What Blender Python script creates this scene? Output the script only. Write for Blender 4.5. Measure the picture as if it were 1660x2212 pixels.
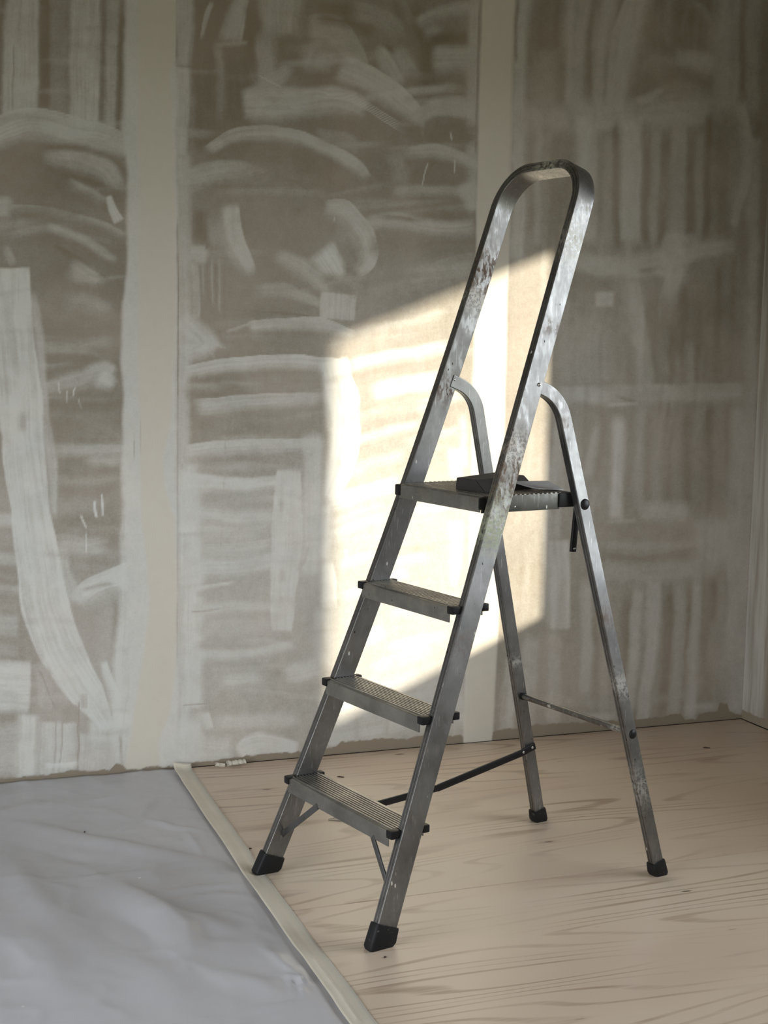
import bpy, bmesh, math, random
import numpy as np
from mathutils import Vector, Matrix

scene = bpy.context.scene
for o in list(bpy.data.objects):
    bpy.data.objects.remove(o, do_unlink=True)
COL = scene.collection

# ------------------------------------------------------------------ camera
# world: back wall is the plane y = 0, room on the -y side, floor z = 0, metres
CAM = np.array([-1.5815, -4.0394, 1.2335])
CF = np.array([0.3621, 0.9248, -0.1164])
CR = np.array([0.9318, -0.3624, 0.0197])
CU = np.array([0.0239, 0.1156, 0.9930])
FPX = 3183.1
cam_d = bpy.data.cameras.new('camera')
cam_d.sensor_fit = 'HORIZONTAL'
cam_d.sensor_width = 36.0
cam_d.lens = FPX / 1660.0 * 36.0
cam_d.clip_start = 0.05
cam = bpy.data.objects.new('camera', cam_d)
COL.objects.link(cam)
f_ = Vector(CF).normalized()
r_ = Vector(CR); r_ = (r_ - f_ * r_.dot(f_)).normalized()
u_ = r_.cross(f_)
cam.matrix_world = Matrix(((r_.x, u_.x, -f_.x, CAM[0]), (r_.y, u_.y, -f_.y, CAM[1]),
                           (r_.z, u_.z, -f_.z, CAM[2]), (0, 0, 0, 1)))
scene.camera = cam

# ------------------------------------------------------------------ light
scene.view_settings.view_transform = 'Standard'
scene.view_settings.look = 'None'
scene.view_settings.exposure = 0.10
scene.view_settings.gamma = 1.0
scene.view_settings.use_curve_mapping = False
SUN_DIR = Vector((1.0, -1.6, 0.41)).normalized()      # towards the sun
SKY_STRENGTH = 8.0
SUN_STRENGTH = 7.0

world = bpy.data.worlds.new('sky')
scene.world = world
world.use_nodes = True
wn = world.node_tree.nodes
wn.clear()
bg = wn.new('ShaderNodeBackground')
bg.inputs['Color'].default_value = (0.90, 0.95, 1.0, 1)
bg.inputs['Strength'].default_value = SKY_STRENGTH
wo = wn.new('ShaderNodeOutputWorld')
world.node_tree.links.new(bg.outputs[0], wo.inputs['Surface'])

sun_d = bpy.data.lights.new('sun', 'SUN')
sun_d.energy = SUN_STRENGTH
sun_d.angle = math.radians(1.3)
sun_d.color = (1.0, 0.905, 0.73)
sun = bpy.data.objects.new('sun', sun_d)
COL.objects.link(sun)
sun.rotation_euler = SUN_DIR.to_track_quat('Z', 'Y').to_euler()

# room extents and window openings
XL, XR, YB, ZC = -3.0, 1.2977, -5.6, 2.55
WIN_R = (-2.73, -1.227, 0.695, 1.92)     # right wall opening: y0, y1, z0, z1
WIN_F = (-2.6, -1.2, 0.5, 1.7)          # wall behind the camera: x0, x1, z0, z1
WIN_L = (-3.2, -1.2, 0.10, 1.5)          # left wall opening: y0, y1, z0, z1
WT = 0.20

def portal(name, loc, rot, sx, sy):
    d = bpy.data.lights.new(name, 'AREA')
    d.shape = 'RECTANGLE'; d.size = sx; d.size_y = sy
    d.cycles.is_portal = True
    o = bpy.data.objects.new(name, d)
    COL.objects.link(o)
    o.location = loc; o.rotation_euler = rot
portal('window_portal', ((WIN_F[0] + WIN_F[1]) / 2, YB - WT - 0.01, (WIN_F[2] + WIN_F[3]) / 2),
       (math.radians(90), 0, 0), WIN_F[1] - WIN_F[0], WIN_F[3] - WIN_F[2])
portal('window_portal', (XR + WT + 0.01, (WIN_R[0] + WIN_R[1]) / 2, (WIN_R[2] + WIN_R[3]) / 2),
       (math.radians(90), 0, math.radians(90)), WIN_R[1] - WIN_R[0], WIN_R[3] - WIN_R[2])
portal('window_portal', (XL - WT - 0.01, (WIN_L[0] + WIN_L[1]) / 2, (WIN_L[2] + WIN_L[3]) / 2),
       (math.radians(90), 0, math.radians(-90)), WIN_L[1] - WIN_L[0], WIN_L[3] - WIN_L[2])

# ------------------------------------------------------------------ helpers
def ray(u, v):
    return CF * FPX + CR * (u - 830.0) - CU * (v - 1106.0)

def on_floor(u, v, z=0.0):
    d = ray(u, v)
    p = CAM + d * (z - CAM[2]) / d[2]
    return (float(p[0]), float(p[1]), z)

def tag(o, label=None, cat=None, group=None, kind=None):
    if label: o['label'] = label
    if cat: o['category'] = cat
    if group: o['group'] = group
    if kind: o['kind'] = kind
    return o

def link(name, me, mat=None, parent=None, smooth=True, ang=35):
    o = bpy.data.objects.new(name, me)
    COL.objects.link(o)
    if mat is not None:
        me.materials.clear(); me.materials.append(mat)
    if smooth and len(me.polygons):
        me.polygons.foreach_set('use_smooth', [True] * len(me.polygons))
        try:
            me.set_sharp_from_angle(angle=math.radians(ang))
        except Exception:
            pass
    if parent: o.parent = parent
    return o

def mesh_from(name, v, f):
    me = bpy.data.meshes.new(name)
    me.from_pydata([tuple(map(float, p)) for p in v], [], f)
    me.validate(); me.update()
    return me

def bm_obj(name, bm, mat, parent=None, smooth=True, ang=35):
    bmesh.ops.recalc_face_normals(bm, faces=bm.faces)
    me = bpy.data.meshes.new(name)
    bm.to_mesh(me); bm.free()
    return link(name, me, mat, parent, smooth, ang)

def add_box(bm, x0, x1, y0, y1, z0, z1, bevel=0.0, mat=None):
    r = bmesh.ops.create_cube(bm, size=1.0)
    vs = r['verts']
    for v in vs:
        v.co = Vector(((x0 + x1) / 2 + v.co.x * (x1 - x0), (y0 + y1) / 2 + v.co.y * (y1 - y0),
                       (z0 + z1) / 2 + v.co.z * (z1 - z0)))
    if bevel > 0:
        es = list({e for v in vs for e in v.link_edges})
        rb = bmesh.ops.bevel(bm, geom=es, offset=bevel, segments=2, profile=0.7, affect='EDGES')
        vs = list({v for f in rb['faces'] for v in f.verts} | {v for v in vs if v.is_valid})
    if mat is not None:
        bmesh.ops.transform(bm, matrix=mat, verts=[v for v in vs if v.is_valid])
    return vs

def add_cyl(bm, p0, p1, r0, r1=None, seg=20):
    p0, p1 = Vector(p0), Vector(p1)
    d = p1 - p0
    M = Matrix.Translation((p0 + p1) / 2) @ d.to_track_quat('Z', 'Y').to_matrix().to_4x4()
    bmesh.ops.create_cone(bm, cap_ends=True, segments=seg, radius1=r0,
                          radius2=r0 if r1 is None else r1, depth=d.length, matrix=M)

def add_dome(bm, c, axis, r, h, seg=20, rings=4):
    """a button: rim ring and domed top, axis pointing outwards"""
    q = Vector(axis).normalized().to_track_quat('Z', 'Y').to_matrix()
    c = Vector(c)
    prev = None
    for k in range(rings + 1):
        a = k / rings * math.pi / 2
        rr, hh = r * math.cos(a), h * math.sin(a)
        if k == rings:
            top = bm.verts.new(c + q @ Vector((0, 0, h)))
            for i in range(seg):
                bm.faces.new((prev[i], prev[(i + 1) % seg], top))
            break
        ring = [bm.verts.new(c + q @ Vector((rr * math.cos(t), rr * math.sin(t), hh)))
                for t in [2 * math.pi * i / seg for i in range(seg)]]
        if prev:
            for i in range(seg):
                bm.faces.new((prev[i], prev[(i + 1) % seg], ring[(i + 1) % seg], ring[i]))
        else:
            bm.faces.new(list(reversed(ring)))
        prev = ring

def round_rect(w, h, r, n=4):
    """profile points (a, b) of a rounded rectangle w x h, counter-clockwise"""
    pts = []
    for cx, cy, a0 in ((w / 2 - r, h / 2 - r, 0), (-w / 2 + r, h / 2 - r, 90),
                       (-w / 2 + r, -h / 2 + r, 180), (w / 2 - r, -h / 2 + r, 270)):
        for i in range(n + 1):
            a = math.radians(a0 + 90.0 * i / n)
            pts.append((cx + r * math.cos(a), cy + r * math.sin(a)))
    return pts

def sweep(path, fixed, profile, caps=True):
    """sweep a profile (a along the fixed axis, b along the in-plane normal) along a planar path"""
    path = [np.array(p, float) for p in path]
    n = len(path); m = len(profile)
    V, F = [], []
    for i, p in enumerate(path):
        t = path[min(i + 1, n - 1)] - path[max(i - 1, 0)]
        t /= np.linalg.norm(t)
        fx = fixed[i] if isinstance(fixed, list) else fixed
        fx = np.array(fx, float); fx = fx - t * (fx @ t); fx /= np.linalg.norm(fx)
        nb = np.cross(t, fx)
        for a, b in profile:
            V.append(p + fx * a + nb * b)
    for i in range(n - 1):
        for j in range(m):
            F.append((i * m + j, i * m + (j + 1) % m, (i + 1) * m + (j + 1) % m, (i + 1) * m + j))
    if caps:
        F.append(tuple(reversed(range(m))))
        F.append(tuple(range((n - 1) * m, n * m)))
    return V, F

# ------------------------------------------------------------------ materials
class NT:
    def __init__(self, name):
        self.m = bpy.data.materials.new(name); self.m.use_nodes = True
        self.t = self.m.node_tree; self.n = self.t.nodes; self.n.clear()
        self.out = self.n.new('ShaderNodeOutputMaterial')
        self.b = self.n.new('ShaderNodeBsdfPrincipled')
        self.L(self.b.outputs[0], self.out.inputs['Surface'])
    def L(self, a, b): self.t.links.new(a, b)
    def new(self, t, **kw):
        nd = self.n.new(t)
        for k, v in kw.items(): setattr(nd, k, v)
        return nd
    def put(self, sock, v):
        if isinstance(v, bpy.types.NodeSocket): self.L(v, sock)
        elif isinstance(v, (tuple, list)) and len(v) == 3 and sock.type == 'RGBA': sock.default_value = (*v, 1)
        else: sock.default_value = v
    def coord(self, kind='Object', scale=(1, 1, 1), rot=(0, 0, 0), loc=(0, 0, 0)):
        c = self.new('ShaderNodeTexCoord'); mp = self.new('ShaderNodeMapping')
        self.L(c.outputs[kind], mp.inputs[0])
        mp.inputs['Scale'].default_value = scale; mp.inputs['Rotation'].default_value = rot
        mp.inputs['Location'].default_value = loc
        return mp.outputs[0]
    def noise(self, vec, scale, detail=4, rough=0.55, dist=0.0):
        nd = self.new('ShaderNodeTexNoise')
        self.L(vec, nd.inputs['Vector'])
        nd.inputs['Scale'].default_value = scale; nd.inputs['Detail'].default_value = detail
        nd.inputs['Roughness'].default_value = rough; nd.inputs['Distortion'].default_value = dist
        return nd.outputs[0]
    def voro(self, vec, scale, feature='F1'):
        nd = self.new('ShaderNodeTexVoronoi', feature=feature)
        self.L(vec, nd.inputs['Vector']); nd.inputs['Scale'].default_value = scale
        return nd
    def attr(self, name):
        nd = self.new('ShaderNodeAttribute', attribute_name=name)
        return nd.outputs['Fac']
    def math(self, op, a, b=0.0, c=0.0, clamp=False):
        nd = self.new('ShaderNodeMath', operation=op, use_clamp=clamp)
        for s, v in zip(nd.inputs, (a, b, c)): self.put(s, v)
        return nd.outputs[0]
    def ramp(self, v, a, b, lo=0.0, hi=1.0):
        nd = self.new('ShaderNodeMapRange', interpolation_type='SMOOTHSTEP')
        self.put(nd.inputs['Value'], v)
        nd.inputs['From Min'].default_value = a; nd.inputs['From Max'].default_value = b
        nd.inputs['To Min'].default_value = lo; nd.inputs['To Max'].default_value = hi
        return nd.outputs[0]
    def mix(self, f, a, b):
        nd = self.new('ShaderNodeMix', data_type='RGBA')
        self.put(nd.inputs['Factor'], f)
        ia = [s for s in nd.inputs if s.name == 'A' and s.type == 'RGBA'][0]
        ib = [s for s in nd.inputs if s.name == 'B' and s.type == 'RGBA'][0]
        self.put(ia, a); self.put(ib, b)
        return [s for s in nd.outputs if s.type == 'RGBA'][0]
    def bump(self, h, strength=0.3, dist=0.002):
        nd = self.new('ShaderNodeBump')
        self.L(h, nd.inputs['Height'])
        nd.inputs['Strength'].default_value = strength; nd.inputs['Distance'].default_value = dist
        self.L(nd.outputs[0], self.b.inputs['Normal'])
    def set(self, color=None, rough=None, metal=None, **kw):
        if color is not None: self.put(self.b.inputs['Base Color'], color)
        if rough is not None: self.put(self.b.inputs['Roughness'], rough)
        if metal is not None: self.put(self.b.inputs['Metallic'], metal)
        for k, v in kw.items(): self.put(self.b.inputs[k.replace('_', ' ')], v)
        return self.m

BARE_A, BARE_B = (0.205, 0.168, 0.115), (0.285, 0.232, 0.176)
PLASTER = (0.700, 0.705, 0.665)
CREAM = (0.640, 0.580, 0.470)

def mat_skim():
    t = NT('skimmed plasterboard')
    co = t.coord()
    big = t.noise(co, 3.0, 2)
    fine = t.noise(co, 160.0, 4, 0.65)
    mid = t.noise(co, 34.0, 5, 0.62)
    weave = t.noise(t.coord(scale=(60, 60, 420)), 1.0, 3)
    weave2 = t.noise(t.coord(scale=(420, 60, 40)), 1.0, 3)
    cov = t.attr('cov')
    dev = t.math('ADD', t.math('MULTIPLY', t.math('SUBTRACT', mid, 0.5), 0.42),
                 t.math('MULTIPLY', t.math('SUBTRACT', fine, 0.5), 0.38))
    dev = t.math('ADD', dev, t.math('MULTIPLY', t.math('SUBTRACT', t.math('ADD', weave, weave2), 1.0), 0.16))
    # speckle lives mostly where the skim is thin
    part = t.math('MULTIPLY', cov, t.math('SUBTRACT', 1.0, cov))
    k = t.math('ADD', t.math('MULTIPLY', part, 2.6), 0.14)
    c = t.math('ADD', cov, t.math('MULTIPLY', dev, k), clamp=True)
    bare = t.mix(t.ramp(big, 0.38, 0.62), BARE_A, BARE_B)
    pl = t.mix(t.ramp(t.noise(co, 5.5, 3), 0.3, 0.7), (0.660, 0.670, 0.640), (0.720, 0.705, 0.660))
    col = t.mix(c, bare, pl)
    col = t.mix(t.math('MULTIPLY', t.attr('joint'), 0.85), col, t.mix(mid, (0.600, 0.555, 0.465), (0.640, 0.600, 0.515)))
    col = t.mix(t.attr('edge'), col, (0.27, 0.225, 0.165))
    t.bump(t.math('ADD', t.math('MULTIPLY', c, 0.8), t.math('MULTIPLY', fine, 0.25)), 0.35, 0.0015)
    return t.set(col, t.ramp(c, 0, 1, 0.75, 0.62))

def mat_plaster_side():
    t = NT('skimmed plaster')
    co = t.coord()
    st = t.noise(t.coord(scale=(9, 9, 0.7)), 1.6, 4, 0.6)
    fine = t.noise(co, 150.0, 4, 0.65)
    c = t.math('ADD', t.ramp(st, 0.36, 0.62), t.math('MULTIPLY', t.math('SUBTRACT', fine, 0.5), 0.3), clamp=True)
    c = t.math('ADD', t.math('MULTIPLY', c, 0.45), 0.12)
    col = t.mix(c, BARE_A, PLASTER)
    sep = t.new('ShaderNodeSeparateXYZ'); t.L(co, sep.inputs[0])
    lo = t.math('ADD', sep.outputs['Z'], t.math('MULTIPLY', t.noise(co, 22.0, 3), 0.03))
    col = t.mix(t.ramp(lo, 0.042, 0.046), (0.27, 0.225, 0.165), col)
    t.bump(c, 0.25, 0.001)
    return t.set(col, 0.7)

def mat_plain(name, color, rough=0.6, metal=0.0, var=0.12, scale=40.0):
    t = NT(name)
    n = t.noise(t.coord(), scale, 4)
    d = tuple(c * (1 - var) for c in color); l = tuple(min(1, c * (1 + var)) for c in color)
    t.bump(n, 0.12, 0.001)
    return t.set(t.mix(n, d, l), rough, metal)

def mat_plywood():
    t = NT('whitewashed pine plywood')
    info = t.new('ShaderNodeObjectInfo')
    co0 = t.coord()
    off = t.new('ShaderNodeVectorMath', operation='ADD')
    t.L(co0, off.inputs[0])
    sc = t.new('ShaderNodeVectorMath', operation='SCALE')
    cmb = t.new('ShaderNodeCombineXYZ')
    t.L(info.outputs['Random'], cmb.inputs[0]); t.L(info.outputs['Random'], cmb.inputs[2])
    t.L(cmb.outputs[0], sc.inputs[0]); sc.inputs['Scale'].default_value = 7.0
    t.L(sc.outputs[0], off.inputs[1])
    def sc3(vec, s, loc=(0, 0, 0)):
        mp = t.new('ShaderNodeMapping'); t.L(vec, mp.inputs[0])
        mp.inputs['Scale'].default_value = s; mp.inputs['Location'].default_value = loc
        return mp.outputs[0]
    v = off.outputs[0]
    # rotary cut figure: contour lines of a long soft height field
    h = t.noise(sc3(v, (0.36, 3.0, 1)), 1.0, 2.0, 0.45, 0.1)
    rings = t.math('SINE', t.math('MULTIPLY', h, 165.0))
    rings = t.ramp(rings, 0.55, 1.0)
    grain = t.noise(sc3(v, (4, 130, 1)), 1.0, 4, 0.6)
    fade = t.ramp(t.noise(sc3(v, (1.1, 2.4, 1), (4, 1, 0)), 1.6, 3), 0.36, 0.62)
    line = t.math('MULTIPLY', t.math('MULTIPLY', rings, fade), t.ramp(grain, 0.22, 0.55))
    big = t.noise(sc3(v, (0.8, 2.6, 1), (2, 7, 0)), 1.0, 3)
    col = t.mix(t.ramp(big, 0.3, 0.7), (0.590, 0.465, 0.370), (0.640, 0.540, 0.425))
    white = t.ramp(t.noise(sc3(v, (2.2, 6.5, 1), (9, 3, 0)), 1.0, 4, 0.6), 0.45, 0.75)
    col = t.mix(t.math('MULTIPLY', white, 0.18), col, (0.66, 0.60, 0.52))
    col = t.mix(t.math('MULTIPLY', line, 0.62, clamp=True), col, (0.270, 0.175, 0.110))
    col = t.mix(t.math('MULTIPLY', t.ramp(grain, 0.6, 0.8), 0.18), col, (0.33, 0.22, 0.14))
    # small pin knots and short dark ticks
    vo = t.voro(sc3(v, (3.6, 10.5, 1), (0.3, 0.2, 0)), 1.0)
    sel = t.new('ShaderNodeSeparateColor'); t.L(vo.outputs['Color'], sel.inputs[0])
    kn = t.math('MULTIPLY', t.ramp(vo.outputs['Distance'], 0.045, 0.075, 1, 0), t.ramp(sel.outputs[0], 0.52, 0.54))
    ring = t.math('MULTIPLY', t.ramp(vo.outputs['Distance'], 0.06, 0.17, 1, 0), t.ramp(sel.outputs[0], 0.80, 0.82))
    col = t.mix(t.math('MULTIPLY', ring, 0.35), col, (0.34, 0.22, 0.13))
    col = t.mix(t.math('MULTIPLY', kn, 0.85), col, (0.12, 0.075, 0.05))
    vt = t.voro(sc3(v, (6.5, 38.0, 1), (5.3, 1.2, 0)), 1.0)
    s2 = t.new('ShaderNodeSeparateColor'); t.L(vt.outputs['Color'], s2.inputs[0])
    tick = t.math('MULTIPLY', t.ramp(vt.outputs['Distance'], 0.05, 0.11, 1, 0), t.ramp(s2.outputs[1], 0.80, 0.82))
    col = t.mix(t.math('MULTIPLY', tick, 0.6), col, (0.20, 0.13, 0.085))
    t.bump(t.math('SUBTRACT', grain, t.math('MULTIPLY', line, 0.8)), 0.12, 0.0008)
    return t.set(col, t.ramp(big, 0.3, 0.7, 0.30, 0.42))

def mat_alu(name, base=(0.50, 0.50, 0.485), streak=(1, 1, 1), dirty=0.26):
    t = NT(name)
    co = t.coord()
    cs = t.coord(scale=streak)
    a = t.noise(cs, 48.0, 6, 0.70)
    b = t.noise(co, 210.0, 4, 0.7)
    big = t.noise(co, 9.0, 4, 0.65)
    scr = t.noise(t.coord(scale=(260, 260, 14)), 1.0, 3, 0.6)
    grime = t.attr('grime'); rust = t.attr('rust'); paint = t.attr('paint'); green = t.attr('green')
    col = t.mix(t.ramp(big, 0.3, 0.7), tuple(c * 0.72 for c in base), tuple(c * 1.12 for c in base))
    col = t.mix(t.math('MULTIPLY', t.ramp(scr, 0.60, 0.74), 0.45), col, (0.62, 0.62, 0.60))
    dirt = t.math('ADD', t.math('MULTIPLY', t.ramp(a, 0.58, 0.70), dirty), t.math('MULTIPLY', grime, t.ramp(a, 0.40, 0.52)), clamp=True)
    col = t.mix(t.math('MULTIPLY', dirt, 0.72), col, (0.085, 0.070, 0.052))
    rs = t.math('MULTIPLY', rust, t.ramp(t.noise(cs, 95.0, 5, 0.75), 0.48, 0.55), clamp=True)
    col = t.mix(t.math('MULTIPLY', rs, 0.9), col, (0.105, 0.060, 0.034))
    # dried filler and paint drops
    vo = t.voro(t.coord(scale=(1, 1, 0.45)), 70.0)
    s = t.new('ShaderNodeSeparateColor'); t.L(vo.outputs['Color'], s.inputs[0])
    drop = t.math('MULTIPLY', t.ramp(vo.outputs['Distance'], 0.12, 0.18, 1, 0), t.ramp(s.outputs[0], 0.93, 0.94))
    pt = t.math('MULTIPLY', paint, t.ramp(t.noise(co, 120.0, 5, 0.72), 0.46, 0.52), clamp=True)
    white = t.math('MAXIMUM', t.math('MULTIPLY', drop, 0.9), pt)
    col = t.mix(white, col, (0.58, 0.56, 0.50))
    vs = t.voro(t.coord(scale=(1, 1, 0.55), loc=(3, 1, 2)), 95.0)
    s2 = t.new('ShaderNodeSeparateColor'); t.L(vs.outputs['Color'], s2.inputs[0])
    speck = t.math('MULTIPLY', t.ramp(vs.outputs['Distance'], 0.12, 0.19, 1, 0), t.ramp(s2.outputs[1], 0.93, 0.94))
    col = t.mix(t.math('MULTIPLY', speck, 0.9), col, (0.028, 0.022, 0.018))
    gr = t.math('MULTIPLY', green, t.ramp(t.noise(co, 130.0, 5, 0.75), 0.46, 0.52), clamp=True)
    col = t.mix(t.math('MULTIPLY', gr, 0.8), col, (0.36, 0.40, 0.26))
    opaque = t.math('MAXIMUM', t.math('MAXIMUM', t.math('MULTIPLY', dirt, 0.55), rs), t.math('MAXIMUM', white, gr))
    rough = t.math('ADD', t.math('ADD', 0.24, t.math('MULTIPLY', a, 0.26)), t.math('MULTIPLY', opaque, 0.3))
    t.bump(t.math('ADD', t.math('MULTIPLY', b, 0.25), t.math('MULTIPLY', opaque, 0.8)), 0.16, 0.0006)
    return t.set(col, rough, t.math('SUBTRACT', 0.95, t.math('MULTIPLY', opaque, 0.75), clamp=True))

def mat_rubber():
    t = NT('black rubber')
    co = t.coord()
    sp = t.ramp(t.noise(co, 110.0, 4, 0.7), 0.62, 0.70)
    n = t.noise(co, 70.0, 3)
    col = t.mix(t.math('MULTIPLY', sp, 0.5), (0.012, 0.012, 0.013), (0.22, 0.21, 0.19))
    t.bump(n, 0.15, 0.001)
    return t.set(col, 0.55, Specular_IOR_Level=0.22)

def mat_sheet():
    t = NT('milky plastic film')
    co = t.coord()
    n1 = t.noise(co, 4.0, 3); n2 = t.noise(co, 38.0, 4, 0.6)
    col = t.mix(n1, (0.462, 0.462, 0.498), (0.512, 0.510, 0.538))
    sp = t.voro(co, 9.0)
    s = t.new('ShaderNodeSeparateColor'); t.L(sp.outputs['Color'], s.inputs[0])
    fl = t.math('MULTIPLY', t.ramp(sp.outputs['Distance'], 0.03, 0.05, 1, 0), t.ramp(s.outputs[0], 0.8, 0.82))
    col = t.mix(fl, col, (0.85, 0.85, 0.83))
    t.bump(n2, 0.10, 0.002)
    return t.set(col, t.ramp(n2, 0.3, 0.7, 0.34, 0.46), 0.0, Coat_Weight=0.25, Coat_Roughness=0.22)

def mat_tape():
    t = NT('crepe masking tape')
    co = t.coord(scale=(1, 1, 1))
    cr = t.noise(t.coord(scale=(10, 260, 1)), 1.0, 3)
    n = t.noise(co, 14.0, 4)
    ed = t.attr('edge')
    col = t.mix(n, (0.620, 0.570, 0.465), (0.705, 0.660, 0.560))
    col = t.mix(t.math('MULTIPLY', ed, 0.55), col, (0.42, 0.42, 0.40))
    t.bump(t.math('ADD', cr, n), 0.3, 0.0015)
    return t.set(col, 0.62)

def mat_sandpaper(name, c0, c1):
    t = NT(name)
    n = t.noise(t.coord(), 700.0, 2)
    t.bump(n, 0.3, 0.0006)
    return t.set(t.mix(n, c0, c1), 0.7)

M_SKIM = mat_skim()
M_SIDE = mat_plaster_side()
M_PLY = mat_plywood()
M_SUB = mat_plain('dark subfloor', (0.05, 0.038, 0.028), 0.9)
M_CEIL = mat_plain('raw ceiling board', (0.36, 0.31, 0.25), 0.85)
M_OUT = mat_plain('outdoor soil and grass', (0.10, 0.11, 0.06), 0.95, scale=3.0)
M_FRAME = mat_plain('painted window frame', (0.55, 0.53, 0.48), 0.5)
M_ALU = mat_alu('worn aluminium', (0.228, 0.228, 0.226), (1, 1, 0.45))
M_PLATE = mat_alu('grimy platform side', (0.085, 0.085, 0.078), (1, 1, 1), 0.35)
M_TREAD = mat_alu('worn tread aluminium', (0.37, 0.36, 0.335), (0.4, 1, 1), 0.10)
M_RUB = mat_rubber()
M_BLACK = mat_plain('black plastic', (0.010, 0.010, 0.011), 0.42)
M_BLACK.node_tree.nodes['Principled BSDF'].inputs['Specular IOR Level'].default_value = 0.22
M_STEEL = mat_plain('bright steel', (0.55, 0.54, 0.52), 0.3, 1.0)
M_SHEET = mat_sheet()
M_TAPE = mat_tape()
M_BLOCK = mat_sandpaper('dark abrasive', (0.014, 0.0125, 0.0115), (0.042, 0.037, 0.033))
M_PAPER = mat_sandpaper('grey abrasive paper', (0.33, 0.33, 0.335), (0.42, 0.42, 0.425))
M_SCRAP = mat_plain('dried plaster scrap', (0.62, 0.58, 0.50), 0.8)
M_CHIP = mat_plain('dark wood chip', (0.07, 0.045, 0.03), 0.8)

# ------------------------------------------------------------------ room shell
def struct_box(name, boxes, mat, parent=None):
    bm = bmesh.new()
    for b in boxes: add_box(bm, *b)
    o = bm_obj(name, bm, mat, parent, smooth=False)
    tag(o, kind='structure')
    return o

floor = struct_box('floor', [(XL - WT, XR + WT, YB - WT, WT, -0.06, -0.018)], M_SUB)
G = 0.0020
def panel(x0, x1, y0, y1):
    bm = bmesh.new()
    add_box(bm, x0 + G, x1 - G, y0 + G, y1 - G, -0.018, 0.0, bevel=0.0008)
    o = bm_obj('plywood_panel', bm, M_PLY, floor, smooth=False)
    return o
rows = [(-1.114, -0.006), (-2.315, -1.114), (-3.52, -2.315), (-4.72, -3.52), (YB, -4.72)]
for k, (y0, y1) in enumerate(rows):
    xs = [XL + 0.006] + ([-1.30] if k % 2 else [-2.10]) + [XR - 0.006]
    for a, b in zip(xs[:-1], xs[1:]):
        panel(a, b, y0, y1)

struct_box('ceiling', [(XL - WT, XR + WT, YB - WT, WT, ZC, ZC + 0.1)], M_CEIL)
a0, a1, b0, b1 = WIN_L
struct_box('wall_left', [(XL - WT, XL, YB, a0, 0.0, ZC), (XL - WT, XL, a1, 0.0, 0.0, ZC),
                         (XL - WT, XL, a0, a1, 0.0, b0), (XL - WT, XL, a0, a1, b1, ZC)], M_SIDE)
y0, y1, z0, z1 = WIN_R
struct_box('wall_right', [(XR, XR + WT, YB, y0, 0.0, ZC), (XR, XR + WT, y1, 0.0, 0.0, ZC),
                          (XR, XR + WT, y0, y1, 0.0, z0), (XR, XR + WT, y0, y1, z1, ZC)], M_SIDE)
x0, x1, z0f, z1f = WIN_F
struct_box('wall_front', [(XL - WT, x0, YB - WT, YB, 0.0, ZC), (x1, XR + WT, YB - WT, YB, 0.0, ZC),
                          (x0, x1, YB - WT, YB, 0.0, z0f), (x0, x1, YB - WT, YB, z1f, ZC)], M_SIDE)
fr = 0.05
struct_box('window_1', [(XR + WT, XR + WT + 0.05, y0 - fr, y0, z0 - fr, z1 + fr), (XR + WT, XR + WT + 0.05, y1, y1 + fr, z0 - fr, z1 + fr),
                        (XR + WT, XR + WT + 0.05, y0, y1, z0 - fr, z0), (XR + WT, XR + WT + 0.05, y0, y1, z1, z1 + fr)], M_FRAME)
struct_box('window_2', [(x0 - fr, x0, YB - WT - 0.05, YB - WT, z0f - fr, z1f + fr), (x1, x1 + fr, YB - WT - 0.05, YB - WT, z0f - fr, z1f + fr),
                        (x0, x1, YB - WT - 0.05, YB - WT, z0f - fr, z0f), (x0, x1, YB - WT - 0.05, YB - WT, z1f, z1f + fr)], M_FRAME)
struct_box('window_3', [(XL - WT - 0.05, XL - WT, a0 - fr, a0, b0 - fr, b1 + fr), (XL - WT - 0.05, XL - WT, a1, a1 + fr, b0 - fr, b1 + fr),
                        (XL - WT - 0.05, XL - WT, a0, a1, b0 - fr, b0), (XL - WT - 0.05, XL - WT, a0, a1, b1, b1 + fr)], M_FRAME)
struct_box('unseen_sky_shade', [(XR + WT + 0.01, XR + WT + 1.1, -4.6, 0.6, 2.62, 2.74)], M_CEIL)  # slab added out of view to keep steep sky light off the floor
gm = bmesh.new()
add_box(gm, -40, 40, -40, 40, -0.7, -0.5)
ground = bm_obj('ground', gm, M_OUT, None, smooth=False)
tag(ground, kind='structure')

# ------------------------------------------------------------------ the skimmed back wall
rng = np.random.default_rng(7)
STEP = 0.0036
us = np.arange(-1.16, XR + 1e-6, STEP); us[-1] = XR
us = np.concatenate([np.linspace(XL, -1.17, 50), us])
zs = np.arange(0.0, 2.36, STEP)
zs = np.concatenate([zs, np.linspace(2.37, ZC, 8)])
UU, ZZ = np.meshgrid(us, zs)
# photograph frame used only to lay out the plaster strokes on the wall
vx, vy, vz = UU - CAM[0], -CAM[1], ZZ - CAM[2]
dep = vx * CF[0] + vy * CF[1] + vz * CF[2]
GX = 830.0 + FPX * (vx * CR[0] + vy * CR[1] + vz * CR[2]) / dep
GY = 1106.0 - FPX * (vx * CU[0] + vy * CU[1] + vz * CU[2]) / dep

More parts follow.
